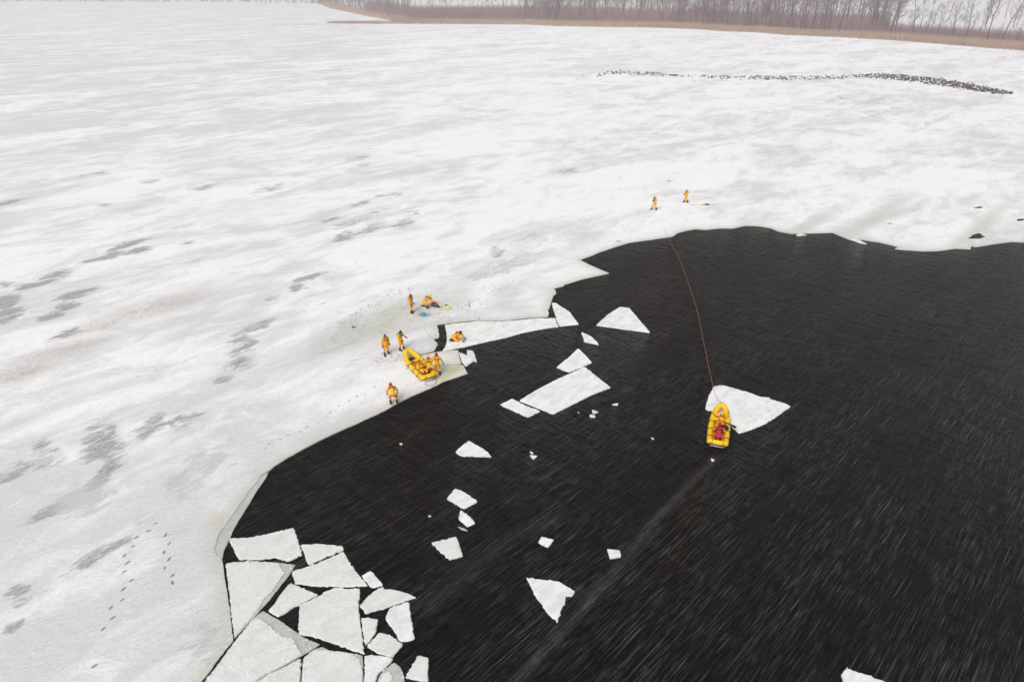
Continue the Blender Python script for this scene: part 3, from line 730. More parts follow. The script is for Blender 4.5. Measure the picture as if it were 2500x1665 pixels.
p_bow = S(STAND, head=(0, .10, 1.61), face=(0, .8, -.7), up=(0, .6, .8), el_l=(-.3, .1, 1.2), wr_l=(-.3, .32, 1.08), hd_l=(-.28, .4, 1.04), el_r=(.27, .04, 1.13), wr_r=(.2, .22, .98), hd_r=(.17, .29, .95),
    kn_l=(-.13, .12, .52), an_l=(-.14, .22, .10), to_l=(-.15, .42, .05))
person('black-hooded person in orange suit looking down beside the raft bow', at(979, 855), R(-112), p_bow)
p_crawl = dict(pel=(0, -.30, .40), chest=(0, .02, .60), neck=(0, .22, .76), head=(0, .34, .85), face=(0, .8, -.6), up=(0, .5, .85),
    **sym(sh=(.19, .14, .71), el=(.25, .40, .48), wr=(.18, .55, .24), hd=(.17, .60, .15), hip=(.12, -.30, .37), kn=(.17, .08, .11), an=(.14, -.42, .09), to=(.14, -.60, .06)))
person('black-hooded person crouching on hands and knees on the long floe', at(1116, 833), R(-104), p_crawl)
p_back = S(STAND, chest=(0, .05, 1.27), neck=(0, .08, 1.48), head=(0, .13, 1.62), el_l=(-.37, .02, 1.16), wr_l=(-.43, .12, .94), hd_l=(-.42, .17, .86), el_r=(.37, .0, 1.16), wr_r=(.44, .06, .92), hd_r=(.46, .08, .83),
    kn_r=(.17, .06, .50), an_r=(.2, -.1, .12), to_r=(.22, .07, .05), kn_l=(-.12, .12, .52), an_l=(-.12, .1, .10), to_l=(-.14, .3, .05))
person('person in red helmet seen from behind, standing beside the grounded raft', at(1068, 915), R(4), p_back, 'red')
p_stoop = dict(pel=(0, -.08, .84), chest=(-.02, .22, 1.03), neck=(-.05, .42, 1.14), head=(-.08, .55, 1.20), face=(-.1, .9, -.4), up=(-.1, .4, .9),
    sh_l=(-.23, .34, 1.10), el_l=(-.36, .32, .86), wr_l=(-.36, .40, .62), hd_l=(-.34, .43, .53), sh_r=(.18, .36, 1.10), el_r=(.32, .34, .86), wr_r=(.33, .42, .62), hd_r=(.32, .45, .53),
    hip_l=(-.12, -.08, .82), kn_l=(-.22, .14, .48), an_l=(-.17, -.10, .11), to_l=(-.19, .1, .045), hip_r=(.12, -.08, .82), kn_r=(.22, .14, .48), an_r=(.24, -.08, .11), to_r=(.27, .12, .045))
person('person in red helmet stooping at the edge of the ice, seen from behind', at(961, 986), R(12), p_stoop, 'red')
p_walk = S(STAND, chest=(0, .05, 1.27), neck=(0, .10, 1.47), head=(0, .17, 1.60), face=(0, 1, -.5), el_l=(-.28, .08, 1.16), wr_l=(-.14, .28, 1.16), hd_l=(-.06, .33, 1.18), el_r=(.28, .08, 1.16), wr_r=(.14, .28, 1.14), hd_r=(.06, .33, 1.14),
    kn_r=(.12, .28, .54), an_r=(.12, .34, .11), to_r=(.13, .54, .06), kn_l=(-.12, -.02, .5), an_l=(-.12, -.24, .12), to_l=(-.13, -.06, .05))
person('far person in black hood and orange suit walking left, the left one of two', at(1598, 513), R(104), p_walk)
p_haul = S(STAND, head=(0, .05, 1.63), el_l=(-.28, .08, 1.15), wr_l=(-.17, .33, 1.06), hd_l=(-.1, .40, 1.05), el_r=(.28, .08, 1.13), wr_r=(.17, .30, 1.0), hd_r=(.1, .38, 1.0),
    kn_r=(.12, .12, .51), an_r=(.12, .14, .10), to_r=(.13, .34, .045), kn_l=(-.12, -.02, .5), an_l=(-.12, -.25, .13), to_l=(-.13, -.08, .05))
person('far person in yellow helmet holding the line, the right one of two', at(1674, 495), R(98), p_haul, 'yellowh')

# ------------------------------------------------------------------ rafts
def raft(label, loc, yaw, roll=(0, 0), RS=1.0):
    t = thing('rescue_raft', label, 'raft', loc, yaw, 'yellow inflatable rescue rafts')
    t.rotation_euler = (roll[0], roll[1], yaw); t.scale = (RS, RS, RS)
    def zz(y): return .21+(.42*max(0, (y-.5)/1.75)**2)+(.16*max(0, (-1.3-y)/.9)**2)
    half = [(-.53, -2.05), (-.55, -1.5), (-.56, -.7), (-.56, 0.1), (-.53, .75), (-.45, 1.35), (-.31, 1.85), (-.13, 2.12)]
    path = [(x, y) for x, y in half]+[(0, 2.16)]+[(-x, y) for x, y in half[::-1]]
    pth = smooth_path([(x, y, zz(y)) for x, y in path], 5)
    rad = [.195]*len(pth); rad[0] = rad[-1] = .10; rad[1] = rad[-2] = .165; rad[2] = rad[-3] = .185
    hull = MB().tube(pth, rad, 14).build('hull_tube', M['yellow'], t)
    # grab line loops along the outside, strakes below
    gl = []
    for i, p in enumerate(pth[2:-2]):
        out = Vector((p.x, p.y*.25 if p.y > 1.3 else 0, 0)); out = out.normalized() if out.length > .02 else Vector((0, 1, 0))
        gl.append(p+out*(.185+.02*math.sin(i*.9))+Vector((0, 0, .035+.05*math.sin(i*.55))))
    MB().tube(gl, .014, 5).build('grab_line', M['line'], hull)
    rs = []
    for p in pth[2:-2]:
        out = Vector((p.x, p.y*.25 if p.y > 1.3 else 0, 0)); out = out.normalized() if out.length > .02 else Vector((0, 1, 0))
        rs.append(p+out*.16+Vector((0, 0, -.135)))
    MB().tube(rs, .032, 6).build('rub_strip', M['grey'], hull)
    # cross tube over the stern, raised in the middle
    st = smooth_path([(-.50, -1.93, zz(-1.93)+.10), (-.3, -1.99, .36), (0, -2.02, .38), (.3, -1.99, .36), (.50, -1.93, zz(-1.93)+.10)], 4)
    so = MB().tube(st, [.10]+[.175]*(len(st)-2)+[.10], 12).build('stern_tube', M['yellow'], t)
    for x in (-.36, .36):
        ring = [Vector((x, -1.99+.185*math.cos(a), .355+.185*math.sin(a))) for a in np.linspace(0, 2*math.pi, 15)[:-1]]
        MB().tube(ring, .016, 5, closed=True).build('stern_strap', M['line'], so)
    MB().tube([(-.48, -2.16, .17), (0, -2.20, .18), (.48, -2.16, .17)], .045, 8).build('stern_bumper', M['grey'], so)
    # inflated floor, stopping short of the open bow
    fl = MB()
    for k in range(5):
        x = -.36+.18*k; fl.tube([(x, -1.86, .16), (x, -1.2, .14), (x, -.3, .14), (x, .78, .16)], .095, 8)
    fo = fl.build('floor', M['yellow2'], t)
    MB().tube([(-.48, .80, .30), (-.2, .83, .28), (.2, .83, .28), (.48, .80, .30)], .12, 10).build('thwart', M['yellow'], t)
    for y in (-1.35, -.55, .35):
        for s in (-1, 1):
            ring = [Vector((.557*s+.205*math.cos(a), y, zz(y)+.205*math.sin(a))) for a in np.linspace(0, 2*math.pi, 17)[:-1]]
            MB().tube(ring, .022, 6, closed=True, squash=1.6).build('side_strap', M['line'], hull)
    # tow ring at the bow
    MB().tube([(.06*math.cos(a), 2.36, .70+.06*math.sin(a)) for a in np.linspace(0, 6.283, 11)[:-1]], .014, 5, closed=True).build('tow_ring', M['grey'], hull)
    return t
def aim(a, b): return math.atan2(-(b[0]-a[0]), b[1]-a[1])
def along(a, b, t): return tuple(a[i]+(b[i]-a[i])*t for i in range(3))
r1s, r1b = at(1051, 929), at(997, 872)
r1yaw = aim(r1s, r1b); r1c = along(r1s, r1b, .5)
raft('yellow inflatable rescue raft pulled up on the ice edge', r1c, r1yaw)
r2s, r2b = G(1750, 1093, .0), G(1760, 1002, .0)
r2yaw = aim(r2s, r2b); r2c = along(r2s, r2b, .48)
raft('yellow inflatable rescue raft afloat, its bow on the kite-shaped floe', (r2c[0], r2c[1], -.03), r2yaw, (R(3.0), 0), .95)
def inraft(c, yaw, x, y, z):
    RS = 1.0 if c is r1c else .95
    v = Matrix.Rotation(yaw, 3, 'Z') @ Vector((x*RS, y*RS, 0)); return (c[0]+v.x, c[1]+v.y, z)
# crew of the grounded raft
p_up_kneel = S(KNEEL, pel=(0, -.06, .52), chest=(0, .04, .84), neck=(0, .10, 1.05), head=(0, .16, 1.19), face=(0, 1, -.3), up=(0, .3, 1), sh_l=(-.2, .06, .99), sh_r=(.2, .06, .99), el_l=(-.3, .14, .74), el_r=(.3, .14, .74), wr_l=(-.26, .34, .58), wr_r=(.26, .34, .58), hd_l=(-.24, .42, .54), hd_r=(.24, .42, .54))
person('person in yellow helmet kneeling inside the grounded raft', inraft(r1c, r1yaw, .34, -1.25, .28), R(30), p_up_kneel, 'yellowh')
p_lie = dict(pel=(0, -.1, .22), chest=(0, .2, .40), neck=(0, .36, .55), head=(0, .46, .67), face=(0, -.75, .65), up=(0, .6, .75),
    sh_l=(-.2, .28, .50), el_l=(-.32, .08, .36), wr_l=(-.16, -.1, .46), hd_l=(-.08, -.15, .48), sh_r=(.2, .28, .50), el_r=(.3, .08, .36), wr_r=(.16, -.1, .46), hd_r=(.08, -.15, .48),
    hip_l=(-.11, -.12, .2), kn_l=(-.15, -.5, .42), an_l=(-.13, -.8, .14), to_l=(-.13, -.92, .22), hip_r=(.11, -.12, .2), kn_r=(.15, -.52, .38), an_r=(.13, -.84, .12), to_r=(.13, -.96, .20))
person('hooded person sitting back on the floor of the grounded raft', inraft(r1c, r1yaw, -.14, -.95, .26), r1yaw+R(-4), p_lie)
# crew of the floating raft
p_prone = dict(pel=(0, -.05, .22), chest=(.02, .30, .34), neck=(.04, .52, .44), head=(.06, .66, .52), face=(0, .9, .2), up=(0, -.3, .95),
    sh_l=(-.18, .43, .42), el_l=(-.42, .50, .52), wr_l=(-.62, .62, .50), hd_l=(-.70, .66, .47), sh_r=(.22, .42, .42), el_r=(.36, .62, .40), wr_r=(.38, .82, .48), hd_r=(.38, .90, .50),
    hip_l=(-.10, -.08, .2), kn_l=(-.24, -.46, .2), an_l=(-.30, -.85, .2), to_l=(-.31, -1.0, .14), hip_r=(.10, -.08, .2), kn_r=(.13, -.5, .2), an_r=(.18, -.9, .2), to_r=(.19, -1.05, .14))
person('person in orange suit lying forward over the bow of the floating raft', inraft(r2c, r2yaw, .06, .30, .14), r2yaw, p_prone, 'yellowh')
p_red = S(KNEEL, pel=(0, -.2, .34), chest=(0, .02, .58), neck=(0, .16, .78), head=(-.02, .26, .90), face=(0, .95, -.4), up=(0, .4, .9), sh_l=(-.2, .1, .70), sh_r=(.2, .1, .70), el_l=(-.32, .16, .5), el_r=(.32, .16, .5), wr_l=(-.28, .36, .38), wr_r=(.28, .36, .38), hd_l=(-.26, .43, .36), hd_r=(.26, .43, .36),
    hip_l=(-.12, -.2, .30), hip_r=(.12, -.2, .30), kn_l=(-.2, .15, .16), kn_r=(.2, .15, .16), an_l=(-.15, -.14, .1), an_r=(.15, -.14, .1), to_l=(-.15, -.3, .07), to_r=(.15, -.3, .07))
person('person in red helmet and red vest kneeling at the stern of the floating raft', inraft(r2c, r2yaw, .0, -1.42, .16), r2yaw, p_red, 'red', vest=True)

# ------------------------------------------------------------------ loose equipment
def paddle(label, a, b):
    a, b = Vector(a), Vector(b); d = (b-a).normalized(); la = d.cross(Vector((0, 0, 1))).normalized(); up = la.cross(d)
    c = (a+b)/2
    t = thing('paddle', label, 'paddle', tuple(c))
    MB().tube([a-c, b-c-d*.42], .022, 7).build('shaft', M['black'], t)
    MB().tube([a-c-la*.07, a-c+la*.07], .024, 6).build('grip', M['black'], t)
    o = b-c-d*.46; vs, n = [], 9
    prof = [(0, .03), (.08, .085), (.2, .12), (.34, .125), (.44, .10), (.48, .05)]
    for x, w in prof:
        for s, q in ((-1, .006), (1, .006), (1, -.006), (-1, -.006)): vs.append(o+d*x+la*(w*s)+up*q)
    fs = [(i*4+k, i*4+(k+1) % 4, i*4+4+(k+1) % 4, i*4+4+k) for i in range(len(prof)-1) for k in range(4)]+[(3, 2, 1, 0), tuple(len(vs)-4+k for k in range(4))]
    MB().add(vs, fs).build('blade', M['black'], t, smooth=False)
paddle('dark paddle lying along the left tube of the grounded raft', inraft(r1c, r1yaw, -.30, -.75, .62), inraft(r1c, r1yaw, -.40, .85, .66))
paddle('dark paddle sticking out over the right side of the floating raft', inraft(r2c, r2yaw, -.1, .25, .60), inraft(r2c, r2yaw, 1.12, .02, .36))
def bag(label, loc, yaw, sx, sy, sz, mat):
    t = thing('gear_bag', label, 'bag', loc, yaw)
    b = MB(); 
    for j, (k, z) in enumerate(((.80, 0), (1, .25), (1, .6), (.82, .9), (.4, 1.0))):
        pass
    vs = []; n = 16; rows = ((.80, .0), (1, .22), (1.02, .55), (.85, .88), (.45, 1.0), (.05, 1.02))
    for k, z in rows:
        for i in range(n):
            a = 2*math.pi*i/n; ca, sa = math.cos(a), math.sin(a)
            vs.append((sx*k*math.copysign(abs(ca)**.6, ca)*(1+.05*math.sin(3*a+z*4)), sy*k*math.copysign(abs(sa)**.6, sa), sz*z))
    b.add(vs, [(j*n+i, j*n+(i+1) % n, (j+1)*n+(i+1) % n, (j+1)*n+i) for j in range(len(rows)-1) for i in range(n)])
    bo = b.build('bag_body', mat, t)
    MB().tube([(-sx*.5, 0, sz*.95), (-sx*.3, 0, sz*1.2), (sx*.3, 0, sz*1.2), (sx*.5, 0, sz*.95)], .02, 6).build('handle', M['line'], t)
    return t
bag('black gear bag in the bow of the grounded raft', inraft(r1c, r1yaw, -.12, 1.18, .20), r1yaw+.4, .30, .20, .26, M['black'])
bag('black gear bag beside the red-vested person in the floating raft', inraft(r2c, r2yaw, .34, -.42, .36), r2yaw, .26, .17, .24, M['black'])
kb = thing('rescue_bag', 'red and blue bag in front of the kneeling person on the ice', 'bag', at(1061, 748), R(-25))
MB().ball((0, 0, .16), .42, .24, .18, 16, 9).build('bag_body', M['bagblue'], kb)
MB().ball((-.04, -.03, .32), .36, .23, .17, 16, 8).build('bag_lid', M['bagred'], kb)
MB().tube([(.25, -.1, .12), (.45, -.12, .10), (.62, -.08, .06), (.72, -.05, .05)], [.09, .08, .07, .05], 8).build('dark_sleeve', M['black'], kb)
MB().tube([(-.3, 0, .30), (-.1, -.02, .46), (.15, 0, .45), (.28, 0, .3)], .02, 6).build('handle', M['line'], kb)
rg_ = thing('rescue_ring', 'lime green ring lying on the ice right of the bag', 'ring', at(1087.5, 751.5))
MB().tube([(.44*math.cos(a), .40*math.sin(a), .06) for a in np.linspace(0, 2*math.pi, 33)[:-1]], .058, 8, closed=True).build('ring_tube', M['lime'], rg_)
MB().box((.05, .36, .12), .22, .12, .06).build('clip', M['black'], rg_, smooth=False)
p8 = Vector(inraft(r1c, r1yaw, .34, -1.25, .28)); p10 = Vector(at(1068, 915))
sp = smooth_path([p8+Vector((-.10, -.30, .66)), p8+Vector((.25, -.32, .64)), p10.lerp(p8, .45)+Vector((0, -.30, .68)), p10+Vector((-.30, -.16, .84))], 5)
obj('rescue_sling', MB().tube(sp, .055, 8).mesh('rescue_sling'), M['lime'], label='lime green sling between the two people at the grounded raft', cat='sling')
ds = thing('drag_sled', 'small yellow and black rescue sled dragged behind the far right person', 'sled', at(1722, 501), R(2))
MB().ball((-.34, 0, .08), .32, .13, .08, 14, 7).build('yellow_end', M['yellow'], ds)
MB().ball((.22, 0, .09), .36, .15, .09, 14, 7).build('black_end', M['black'], ds)
MB().tube([(-.6, 0, .06), (-1.3, .05, .03), (-2.2, .1, .02)], .015, 5).build('tow_strap', M['rope'], ds)
MB().tube([(.55, 0, .05), (.9, .02, .02), (1.4, -.1, .015)], .013, 5).build('loose_line', M['line'], ds)
# rope from the floating raft to the far walkers
rp = [Vector(inraft(r2c, r2yaw, 0, 2.32, .66)), G(1748, 968, .12), G(1742, 946, .09), G(1738, 930, .03), G(1728, 885, .03), G(1717, 830, .03), G(1705, 770, .03), G(1693, 728, .03), G(1680, 690, .03), G(1659, 634, .03), G(1640, 598, .03), G(1629, 577, .10), G(1624, 567, .085), G(1620, 558, .05)]
obj('tow_rope', MB().tube(smooth_path(rp, 8), .016, 6).mesh('tow_rope'), M['rope'], label='long thin orange rope running from the floating raft to the far ice edge', cat='rope')
h1 = Vector(at(1598, 513)); h2 = Vector(at(1674, 495))
obj('hand_line', MB().tube(smooth_path([h1+Vector((-.25, 0, 1.2)), h1*.66+h2*.34+Vector((0, 0, .92)), h1*.33+h2*.67+Vector((0, 0, .90)), h2+Vector((-.4, 0, 1.05))], 8), .012, 5).mesh('hand_line'), M['grey'], label='thin grey line held between the two far walkers', cat='rope')
# loop of rope behind the grounded raft
lp = [inraft(r1c, r1yaw, -.45, -2.15, .10), inraft(r1c, r1yaw, -.55, -2.6, .09), inraft(r1c, r1yaw, -.15, -2.85, .085), inraft(r1c, r1yaw, .3, -2.55, .09), inraft(r1c, r1yaw, .42, -2.1, .12)]
obj('stern_rope', MB().tube(smooth_path(lp, 6), .014, 5).mesh('stern_rope'), M['line'], label='dark rope loop trailing at the stern of the grounded raft', cat='rope')

# footprints: slush-filled sole marks pressed into the snow, pieces of the ice sheet
M['print'] = simple('footprint_slush', (.27, .26, .22), .5, .4, 20)
def sole(s):
    out = []
    for i in range(14):
        a = 2*math.pi*i/14; x = math.cos(a); y = math.sin(a)
        out.append((x*.075*(1+.25*y)*s, y*.17*s))
    return out
fp_mesh = []
for v in range(3):
    o = sole(1.0+.12*v); vs = [(x*random.uniform(.85, 1.15), y*random.uniform(.9, 1.1), .0) for x, y in o]
    inner = [(x*.72, y*.8, -.012) for x, y, _ in vs]; n = 14
    fp_mesh.append(MB().add(vs+inner, [(i, (i+1) % n, n+(i+1) % n, n+i) for i in range(n)]+[tuple(range(n, 2*n))]).mesh('footprint'))
prints = [(1055,493,38),(1008,543,48),(925,587,25),(900,648,40),(843,710,5),(864,758,32),(842,818,45),(891,879,35),(836,938,15),(830,1010,38),(752,1063,12),(762,1133,40),(700,1208,20),(640,1458,36),
          (1120,573,0),(1147,630,18),(1111,688,-8),(1146,735,5),(1117,795,-15),(1168,845,20),(1168,895,-35)]
for i, (x, y, a) in enumerate(prints):
    g = G(x/2.775, 1100+y/2.775, ICE_Z)
    o = obj('footprint', fp_mesh[i % 3], M['print'], ice); o.location = (g.x, g.y, ICE_Z+.014); o.rotation_euler = (0, 0, -R(a)); o.scale = (.70, .74, 1)
for i in range(14):   # the worn track along the edge of the ice
    t = i/13; x = 640+t*280+random.uniform(-8, 8); y = 1098-t*150+random.uniform(-5, 5)
    g = G(x, y, ICE_Z); o = obj('footprint', fp_mesh[i % 3], M['print'], ice); o.location = (g.x, g.y, ICE_Z+.014)
    o.rotation_euler = (0, 0, -WIND+random.uniform(-.4, .4)); o.scale = (.45, .6, 1)

# trampled snow: many faint prints where the crew has walked
M['faint_print'] = simple('faint_print_slush', (.44, .44, .42), .7, .3, 20)
fp_faint = [m.copy() for m in fp_mesh]
for m in fp_faint: m.name = 'footprint'
rf = random.Random(31)
def prints_along(px, n, jx, jy):
    P = [Vector(p) for p in px]
    for _ in range(n):
        i = rf.randrange(len(P)-1); q = P[i].lerp(P[i+1], rf.random())
        g = G(q.x+rf.gauss(0, jx), q.y+rf.gauss(0, jy), ICE_Z)
        if inside(np.array([g.x]), np.array([g.y]), shore_g+tail)[0] or seg_dist(np.array([g.x]), np.array([g.y]), shore_g)[0] < .3: continue
        o = obj('footprint', fp_faint[rf.randrange(3)], M['faint_print'], ice); o.location = (g.x, g.y, ICE_Z+.013)
        o.rotation_euler = (0, 0, rf.uniform(0, 6.28)); s = rf.uniform(.45, .85); o.scale = (s, s, 1)
prints_along(Z(800, 680, 4.6125, [(60,720),(120,560),(260,430),(420,330),(600,260),(800,160),(960,120)]), 80, 5, 3)
prints_along(Z(800, 680, 4.6125, [(500,940),(620,900),(760,870),(880,900),(800,1000)]), 40, 12, 7)
prints_along(Z(800, 680, 4.6125, [(1000,420),(1150,380),(1300,440),(1500,300),(1700,250)]), 55, 14, 8)
prints_along([(1250,690),(1180,715),(1330,700)], 25, 22, 8)
prints_along([(1600,525),(1660,505),(1720,512)], 16, 16, 4)

# ------------------------------------------------------------------ far shore
M['land'] = floe_snow_material('snowy_ground', (.80, .79, .80), (.62, .60, .60))
M['reed'] = simple('dry_reed', (.48, .365, .285), .9, .25, .6)
M['brush'] = simple('bare_brush', (.34, .245, .235), .9, .3, .6)  # lightened: part of the haze fade is put into this colour
M['bark'] = simple('tree_bark', (.15, .127, .127), .9, .3, .8)
M['twig'] = simple('tree_twigs', (.26, .21, .215), .9, .3, .8)  # paler than bare wood, carries some of the distance haze in its colour
coast = [(-500, 2), (-200, 3.5), (0, 5), (300, 6.5), (600, 8), (760, 10.5), (790, 13), (808, 22), (876, 37), (930, 48), (960, 55), (1000, 60), (1140, 61), (1280, 62), (1360, 65.5), (1476, 68), (1600, 69), (1700, 73), (1772, 78.5), (1850, 81), (1930, 88), (2060, 93.5), (2175, 100), (2290, 109), (2400, 118.5), (2500, 125.5), (2700, 141), (3100, 172)]
coast_g = [Vector(G(x, y, .07)[:2]) for x, y in coast]
def along_coast(n):
    L = [0.0]
    for a, b in zip(coast_g[:-1], coast_g[1:]): L.append(L[-1]+(b-a).length)
    return L
LEN = along_coast(0)
def coast_pt(s):
    for i in range(len(LEN)-1):
        if s <= LEN[i+1]:
            t = (s-LEN[i])/(LEN[i+1]-LEN[i]); return coast_g[i].lerp(coast_g[i+1], t)
    return coast_g[-1]
def coast_s(px):
    for i in range(len(coast)-1):
        if coast[i][0] <= px <= coast[i+1][0]:
            t = (px-coast[i][0])/(coast[i+1][0]-coast[i][0]); return LEN[i]+t*(LEN[i+1]-LEN[i])
def back(p, d):
    """a point d metres inland of a coast point"""
    n = p.normalized(); return p+n*d
HGT = [(0, .07), (3, .35), (25, .9), (90, 1.6), (260, 4.0), (700, 9.0), (1500, 16.0)]
def land_z(d):
    for (a, za), (b, zb) in zip(HGT[:-1], HGT[1:]):
        if d <= b: return za+(zb-za)*(d-a)/(b-a)
    return HGT[-1][1]
lv, lf = [], []
cs = rough_line([tuple(p) for p in coast_g], False, 6.0, .5, 8)
for p in cs:
    p = Vector(p)
    for d, z in HGT:
        q = back(p, d-(2 if d == 0 else 0)); lv.append((q.x, q.y, z-.08 if d == 0 else z))
nh = len(HGT)
for i in range(len(cs)-1):
    for k in range(nh-1): lf.append((i*nh+k, i*nh+nh+k, i*nh+nh+k+1, i*nh+k+1))
MB().add(lv, lf).build('snowy_shore', M['land'], kind='structure')

def blades(lst, name, mat, h0, h1, w0, w1, lean=.25, split=3):
    """upright dry stems: thin leaning triangles in one mesh"""
    n = len(lst); P = np.array(lst); m = n*split
    P = np.repeat(P, split, 0)
    x = P[:, 0]+rng.normal(0, 1, m)*P[:, 3]; y = P[:, 1]+rng.normal(0, 1, m)*P[:, 3]; z = P[:, 2]
    sc = P[:, 4]
    h = rng.uniform(h0, h1, m)*sc; w = rng.uniform(w0, w1, m)*sc; a = rng.uniform(0, math.pi, m)
    lx, ly = rng.normal(0, lean, m)*h, rng.normal(0, lean, m)*h
    v = np.empty((m, 3, 3))
    v[:, 0] = np.stack([x-np.cos(a)*w, y-np.sin(a)*w, z-.1], 1); v[:, 1] = np.stack([x+np.cos(a)*w, y+np.sin(a)*w, z-.1], 1); v[:, 2] = np.stack([x+lx, y+ly, z+h], 1)
    me = bpy.data.meshes.new(name); me.from_pydata(v.reshape(-1, 3).tolist(), [], np.arange(m*3).reshape(-1, 3).tolist()); me.update()
    return obj(name, me, mat, kind='stuff')
def scatter(px0, px1, d0, d1, n, jit, sc=1.0, bias=1.0):
    s0, s1 = coast_s(px0), coast_s(px1); out = []
    for _ in range(n):
        p = coast_pt(random.uniform(s0, s1)); d = d0+(d1-d0)*random.random()**bias
        q = back(p, d); out.append((q.x, q.y, land_z(d), jit, sc))
    return out
reeds = scatter(1560, 2700, 1, 26, 12000, .6, 1.15, 1.2) + scatter(960, 1700, 1, 55, 9000, .9, 1.3, 1.2) + scatter(780, 1200, 2, 130, 6000, 1.6, 1.3, 1.1)
spit = [Vector(G(x, y, .1)[:2]) for x, y in ((799, 57.6), (870, 55.5), (930, 54), (1000, 55), (1000, 60), (930, 59.5), (870, 58.8))]
for _ in range(2600):
    a, b, c = spit[0], *[spit[i] for i in random.choice(((1, 6), (2, 5), (3, 4), (2, 4), (2, 5)))]
    u, v = random.random()**.6, random.random(); q = a.lerp(b.lerp(c, v), u); reeds.append((q.x, q.y, .08, .8, .7))
isl = [G(712, 61.2, .1), G(770, 60.6, .1)]
for _ in range(160):
    q = isl[0].lerp(isl[1], random.random()); reeds.append((q.x, q.y+random.uniform(-3, 3), .08, .6, .35))
blades(reeds, 'reed_bed', M['reed'], 1.3, 2.7, .05, .16)
brush = scatter(1300, 2650, 22, 80, 4200, 1.2, 1.1) + scatter(1000, 2150, 25, 150, 15000, 2.0, 1.8) + scatter(2100, 2680, 24, 70, 2500, 1.5, 1.3)
blades(brush, 'undergrowth', M['brush'], 1.2, 5.0, .03, .10, .34, 4)
blades(scatter(900, 1500, 45, 260, 3000, 2.5, 1.2), 'low_scrub', M['brush'], 1.5, 5.5, .06, .2, .30, 4)

# bare trees: trunk with limbs, crown of twigs
def make_tree(seed, H, lean=0.0, spread=1.0, low=.3, dens=1.0):
    rg = random.Random(seed); tr, cr = MB(), MB()
    top = Vector((lean*H, rg.uniform(-.05, .05)*H, H)); path = []
    for k in range(7):
        t = k/6; path.append(Vector((lean*H*t*t+rg.gauss(0, .02*H*t), rg.gauss(0, .02*H*t), H*t)))
    r0 = H*.0135
    tr.tube(path, [r0*(1-.85*k/6) for k in range(7)], 6)
    def twigs(p, d, L, n):
        for _ in range(n):
            dd = (d+Vector((rg.gauss(0, .45), rg.gauss(0, .45), rg.gauss(.1, .4)))).normalized()
            q = p+d*L*rg.uniform(-.5, .4); e = q+dd*L*rg.uniform(.5, 1.1)
            w = Vector((rg.gauss(0, 1), rg.gauss(0, 1), rg.gauss(0, .4))).normalized()*rg.uniform(.016, .030)
            cr.add([q-w, q+w, e], [(0, 1, 2)])
    nl = int(11*dens)
    for i in range(nl):
        t = low+(1-low)*(i+rg.random()*.6)/nl; k = min(5, int(t*6)); p = path[k].lerp(path[k+1], t*6-k)
        az = i*2.4+rg.uniform(-.5, .5); ln = H*spread*rg.uniform(.22, .40)*(1.15-.75*t)
        d = Vector((math.cos(az), math.sin(az), rg.uniform(.55, 1.25))).normalized()
        pts = [p]
        for s in range(3):
            d = (d+Vector((rg.gauss(0, .12), rg.gauss(0, .12), .12))).normalized(); pts.append(pts[-1]+d*ln/3)
        rr = r0*(1-.8*t)*.55
        tr.tube(pts, [rr, rr*.75, rr*.5, rr*.22], 4, cap=False)
        for j in range(6):
            u = rg.uniform(.25, 1.0)*3; kk = min(2, int(u)); b = pts[kk].lerp(pts[kk+1], u-kk)
            d2 = (d+Vector((rg.gauss(0, .6), rg.gauss(0, .6), rg.gauss(.2, .4)))).normalized(); l2 = ln*rg.uniform(.35, .6)
            e = b+d2*l2
            cr.tube([b, b.lerp(e, .5)+Vector((0, 0, .05*l2)), e], [rr*.35+.012, rr*.22+.01, .010], 3, cap=False)
            twigs(b.lerp(e, .6), d2, l2*.8, 9)
    return tr.mesh('trunk'), cr.mesh('crown', False)
TG = 'bare trees in the far shore wood'
protos = [make_tree(100+i, h, ln, sp, lo) for i, (h, ln, sp, lo) in enumerate(((21, .05, 1.0, .3), (25, .12, .9, .35), (18, -.04, 1.1, .22), (23, .2, .85, .4), (16, .0, 1.25, .15), (28, .03, .9, .4), (14, .28, .8, .25)))]
for a, b in protos: a.materials.append(M['bark']); b.materials.append(M['twig'])
def tree(i, p, z, rz, s, label, group=TG):
    t = thing('bare_tree', label, 'tree', (p.x, p.y, z), rz, group); t.scale = (s, s, s)
    t.rotation_euler = (random.gauss(0, .07), random.gauss(0, .09), rz)
    obj('trunk', protos[i][0], None, t); obj('crown', protos[i][1], None, t)
# the ones that stand apart on the right
named = [(2405, 24, 3, .3, 1.05, 'forked bare tree with a broad crown near the right end of the shore'), (2438, 22, 3, .0, 1.0, 'leaning thick-trunked bare tree just right of the forked one'), (2475, 20, 6, .1, .8, 'small bare tree bent rightward at the right picture edge'),
         (2322, 26, 4, 1.0, 1.0, 'bushy bare tree leaning right between the snowy gaps'), (2282, 34, 2, .4, .9, 'thin bare tree in the snowy gap left of the bushy one'), (2225, 30, 0, 2.0, 1.0, 'tall dark bare tree at the right end of the dense wood'), (2168, 28, 3, .5, .95, 'upright bare tree with two stems left of the tall dark one'),
         (2360, 40, 6, .2, .9, 'slanting young bare tree behind the forked one'), (2495, 34, 5, 1.0, .85, 'tall thin bare tree cut by the right picture edge')]
for px, d, i, rz, s, lab in named:
    p = back(coast_pt(coast_s(px)), d); tree(i, p, land_z(d), rz, s, lab)
rt = random.Random(21); cnt = 0
placed = []
